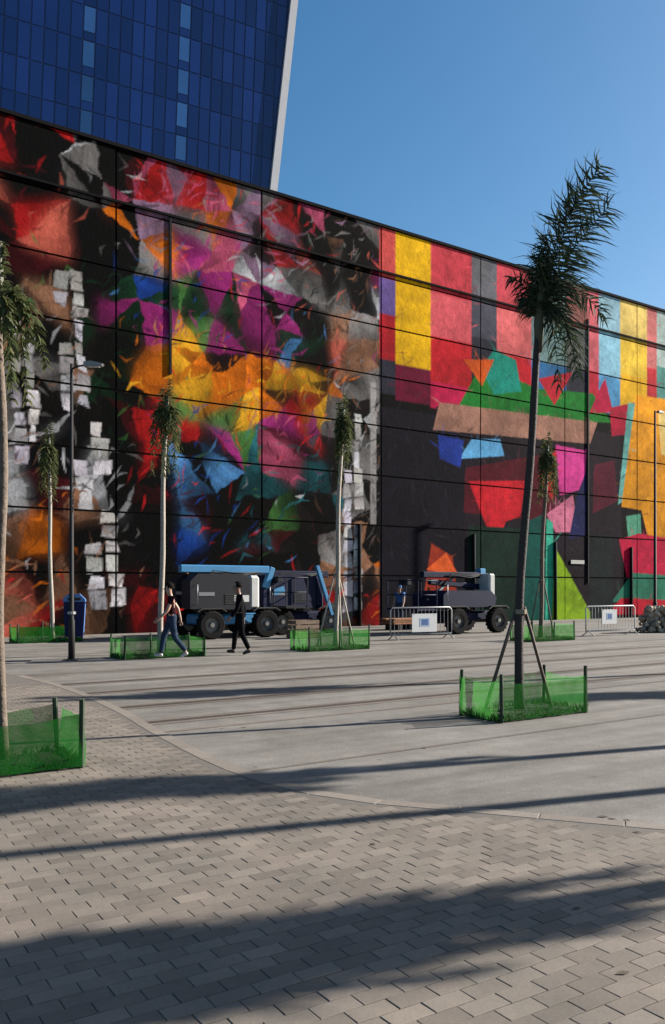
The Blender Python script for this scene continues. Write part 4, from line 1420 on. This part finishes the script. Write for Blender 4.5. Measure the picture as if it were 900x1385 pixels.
def person(loc, rz, label, H=1.74, top='cloth_black', legs='cloth_black', shoe='black', skin='skin', sleeve=True, stride=1.0, arms=(25, -25), cap=None, hair='hair', belly=1.0):
    t = thing('person', loc, rz, label, 'person', 'people on the plaza')
    k = H / 1.74
    def leg(th, sh, ft):
        hip = Vector((0, 0, 0.92))
        kn = hip + Vector((math.sin(R(th)), 0, -math.cos(R(th)))) * 0.43
        an = kn + Vector((math.sin(R(sh)), 0, -math.cos(R(sh)))) * 0.41
        toe = an + Vector((math.cos(R(ft)), 0, math.sin(R(ft)))) * 0.17 + Vector((0, 0, -0.05))
        return hip, kn, an, toe
    Lg = [leg(20 * stride, 8 * stride, 8 * stride), leg(-8 * stride, -34 * stride, -30 * stride)]
    low = min(min(l[2].z - 0.075, l[3].z - 0.03) for l in Lg)
    dz = -low
    V, Ed, rad = [], [], []
    def add(p, r, par=None):
        V.append((Vector(p) + Vector((0, 0, dz))) * k)
        rad.append(tuple(x * k for x in r) if isinstance(r, tuple) else r * k)
        if par is not None:
            Ed.append((par, len(V) - 1))
        return len(V) - 1
    pel = add((0, 0, 0.95), (0.13, 0.10))
    wai = add((0.01, 0, 1.10), (0.125 * belly, 0.095), pel)
    che = add((0.02, 0, 1.30), (0.17, 0.12), wai)
    nb = add((0.02, 0, 1.44), (0.07, 0.065), che)
    nk = add((0.035, 0, 1.50), 0.056, nb)
    h1 = add((0.06, 0, 1.55), (0.072, 0.082), nk)
    h2 = add((0.065, 0, 1.635), (0.086, 0.102), h1)
    h3 = add((0.055, 0, 1.70), (0.068, 0.085), h2)
    joints = {}
    for si, s in enumerate((-1, 1)):
        hip, kn, an, toe = Lg[si]
        off_ = Vector((0, 0.09 * s, 0))
        a = add(hip + off_ - Vector((0, 0, 0.03)), 0.088, pel)
        b = add(kn + off_, 0.058, a)
        c = add(an + off_ * 0.9, 0.042, b)
        d = add(toe + off_ * 1.0, 0.034, c)
        joints['leg%d' % si] = (a, b, c, d)
        sh_ = add((0.0, 0.17 * s, 1.40), 0.056, che)
        A = arms[si]
        el = Vector((0.0, 0.215 * s, 1.40)) + Vector((math.sin(R(A)), 0.02 * s, -math.cos(R(A)))) * 0.29
        e = add(el, 0.042, sh_)
        A2_ = A + 22
        wr = el + Vector((math.sin(R(A2_)), 0.0, -math.cos(R(A2_)))) * 0.25
        w_ = add(wr, 0.028, e)
        dh = Vector((math.sin(R(A2_ + 8)), 0, -math.cos(R(A2_ + 8))))
        pal = add(wr + dh * 0.06, (0.034, 0.018), w_)
        fx = Vector((dh.z, 0, -dh.x))
        for fi, (o_, ln) in enumerate(((-0.027, 0.060), (-0.009, 0.072), (0.010, 0.068), (0.028, 0.052))):
            f1 = add(wr + dh * (0.10) + fx * o_, 0.0095, pal)
            f2 = add(wr + dh * (0.10 + ln * 0.6) + fx * o_ * 1.05 + Vector((0, -0.012 * s, 0)), 0.0085, f1)
            add(wr + dh * (0.10 + ln) + fx * o_ * 1.05 + Vector((0, -0.03 * s, 0)), 0.007, f2)
        th = add(wr + dh * 0.045 - fx * 0.045 + Vector((0, -0.01 * s, 0)), 0.011, pal)
        add(wr + dh * 0.085 - fx * 0.062 + Vector((0, -0.02 * s, 0)), 0.009, th)
        joints['arm%d' % si] = (sh_, e, w_)
    skin_obj('body', V, Ed, rad, M[skin], t)
    # shirt
    def sub(idx, grow, chain):
        m_ = {}
        v2, r2 = [], []
        for i in idx:
            m_[i] = len(v2)
            v2.append(V[i])
            r = rad[i]
            r = r if isinstance(r, tuple) else (r, r)
            r2.append((r[0] + grow, r[1] + grow))
        return v2, [(m_[a], m_[b]) for a, b in chain], r2
    idx = [che, wai, pel, nb]
    ch = [(che, wai), (wai, pel), (che, nb)]
    for si in (0, 1):
        a, b, c = joints['arm%d' % si]
        idx += [a, b] + ([c] if sleeve else [])
        ch += [(che, a), (a, b)] + ([(b, c)] if sleeve else [])
    v2, e2, r2 = sub(idx, 0.018 * k, ch)
    if not sleeve:
        for si in (0, 1):
            i = idx.index(joints['arm%d' % si][1])
            j = idx.index(joints['arm%d' % si][0])
            v2[i] = v2[j].lerp(v2[i], 0.55)
            r2[i] = (0.066 * k, 0.066 * k)
    r2[3] = (0.07 * k, 0.07 * k)
    v2[3] = v2[3] + Vector((0, 0, 0.03 * k))
    v2[2] = v2[2] + Vector((0, 0, -0.03 * k))
    r2[2] = (0.165 * k, 0.135 * k)
    r2[1] = (0.155 * k, 0.125 * k)
    skin_obj('shirt' if not sleeve else 'jacket', v2, e2, r2, M[top], t)
    idx = [pel]
    ch = []
    for si in (0, 1):
        a, b, c, d = joints['leg%d' % si]
        idx += [a, b, c]
        ch += [(pel, a), (a, b), (b, c)]
    v2, e2, r2 = sub(idx, 0.016 * k, ch)
    v2[0] = v2[0] + Vector((0, 0, 0.03 * k))
    r2[0] = (0.155 * k, 0.128 * k)
    v2.append(v2[0] + Vector((0, 0, 0.12 * k)))
    r2.append((0.145 * k, 0.118 * k))
    e2.append((0, len(v2) - 1))
    for q in (1, 4):
        r2[q] = (0.108 * k, 0.108 * k)
    skin_obj('trousers', v2, e2, r2, M[legs], t)
    for si in (0, 1):
        a, b, c, d = joints['leg%d' % si]
        dv = (V[d] - V[c]); dv.z = dv.z
        heel = V[c] + Vector((-0.05 * k, 0, -0.035 * k))
        mid = V[c].lerp(V[d], 0.45) + Vector((0, 0, -0.015 * k))
        skin_obj('shoe', [heel, mid, V[d]], [(0, 1), (1, 2)], [(0.05 * k, 0.045 * k), (0.05 * k, 0.045 * k), (0.042 * k, 0.034 * k)], M[shoe], t)
    # hair cap or cap
    hc = V[h2].lerp(V[h3], 0.35)
    bm = bmesh.new()
    bmesh.ops.create_uvsphere(bm, u_segments=16, v_segments=10, radius=1)
    bmesh.ops.delete(bm, geom=[v for v in bm.verts if v.co.z < -0.45 or (v.co.x > 0.45 and v.co.z < 0.35)], context='VERTS')
    for v in bm.verts:
        v.co = Vector((v.co.x * 0.118 - 0.014, v.co.y * 0.102, v.co.z * 0.12 + 0.012)) * k + hc
    me = bpy.data.meshes.new('hair')
    bm.to_mesh(me)
    bm.free()
    link('cap' if cap else 'hair', me, M[cap or hair], t, True)
    if cap:
        MB().box((hc.x + 0.13 * k, 0, hc.z + 0.04 * k), (0.10 * k, 0.13 * k, 0.012 * k), bev=0.004).build('cap_peak', M[cap], t)
    MB().tube([V[h2] + Vector((0.085, 0, 0.015)) * k, V[h2] + Vector((0.112, 0, -0.02)) * k, V[h2] + Vector((0.088, 0, -0.03)) * k], [0.008 * k, 0.013 * k, 0.008 * k], 6).build('nose', M[skin], t, True)
    for s in (-1, 1):
        MB().lathe([(0.001, -0.006), (0.010, -0.004), (0.010, 0.004), (0.001, 0.006)], 'Z', 8, V[h2] + Vector((0.088, 0.03 * s, 0.012)) * k).build('eye', M['hair'], t)
        MB().tube([V[h2] + Vector((0.0, 0.078 * s, 0.02)) * k, V[h2] + Vector((-0.01, 0.092 * s, -0.005)) * k, V[h2] + Vector((0.0, 0.078 * s, -0.035)) * k], [0.008, 0.016, 0.008], 6).build('ear', M[skin], t, True)
    MB().box(tuple(V[h1] + Vector((0.083, 0, 0.02)) * k), (0.008, 0.045 * k, 0.008), bev=0.002).build('mouth', M['cloth_maroon'], t)
    return t

person((-2.27, 20.85, 0.0), R(188), 'person in black jacket and trousers walking past the charcoal and white lift', 1.74, 'cloth_black', 'cloth_black', 'black', 'skin', True, 0.75, (-22, 14))
person((-3.74, 19.75, 0.0), R(196), 'person in dark short-sleeved shirt and jeans striding past a net guard', 1.74, 'cloth_maroon', 'jeans', 'shoe_white', 'skin_light', False, 1.15, (-36, 22))
person(tuple(px(541, 848)), R(-120), 'person in blue shirt and cap standing near the wall by the planks', 1.74, 'cloth_blue', 'jeans', 'black', 'skin_light', False, 0.1, (8, 8), 'cloth_blue')

# ================================================================ small litter
lm = MB()
lm.add([(-0.05, 0, 0.002), (0, -0.022, 0.010), (0.055, 0, 0.004), (0, 0.022, 0.012), (0, 0, 0.0)], [(0, 1, 4), (1, 2, 4), (2, 3, 4), (3, 0, 4)])
lme = lm.mesh('dry_leaf')
lme.materials.append(M['dry_leaf'])
for k, (x, y) in enumerate(((815, 1105), (828, 1108), (848, 1110), (838, 1112), (862, 1128), (505, 1144), (124, 1041), (118, 1038), (573, 1012), (780, 1232), (842, 1320), (300, 986), (330, 984))):
    o = bpy.data.objects.new('dry_leaf', lme)
    p = px(x, y)
    o.location = (p.x, p.y, 0.013 if inside(bedpoly, p.x, p.y) else 0.002)
    o.rotation_euler = (0, 0, rr.uniform(0, 6.28))
    s = rr.uniform(0.5, 1.0)
    o.scale = (s, s, s * 0.4)
    COL.objects.link(o)
    tag(o, 'small dry brown leaf lying on the floor', 'leaf', 'dry leaves blown over the floor')
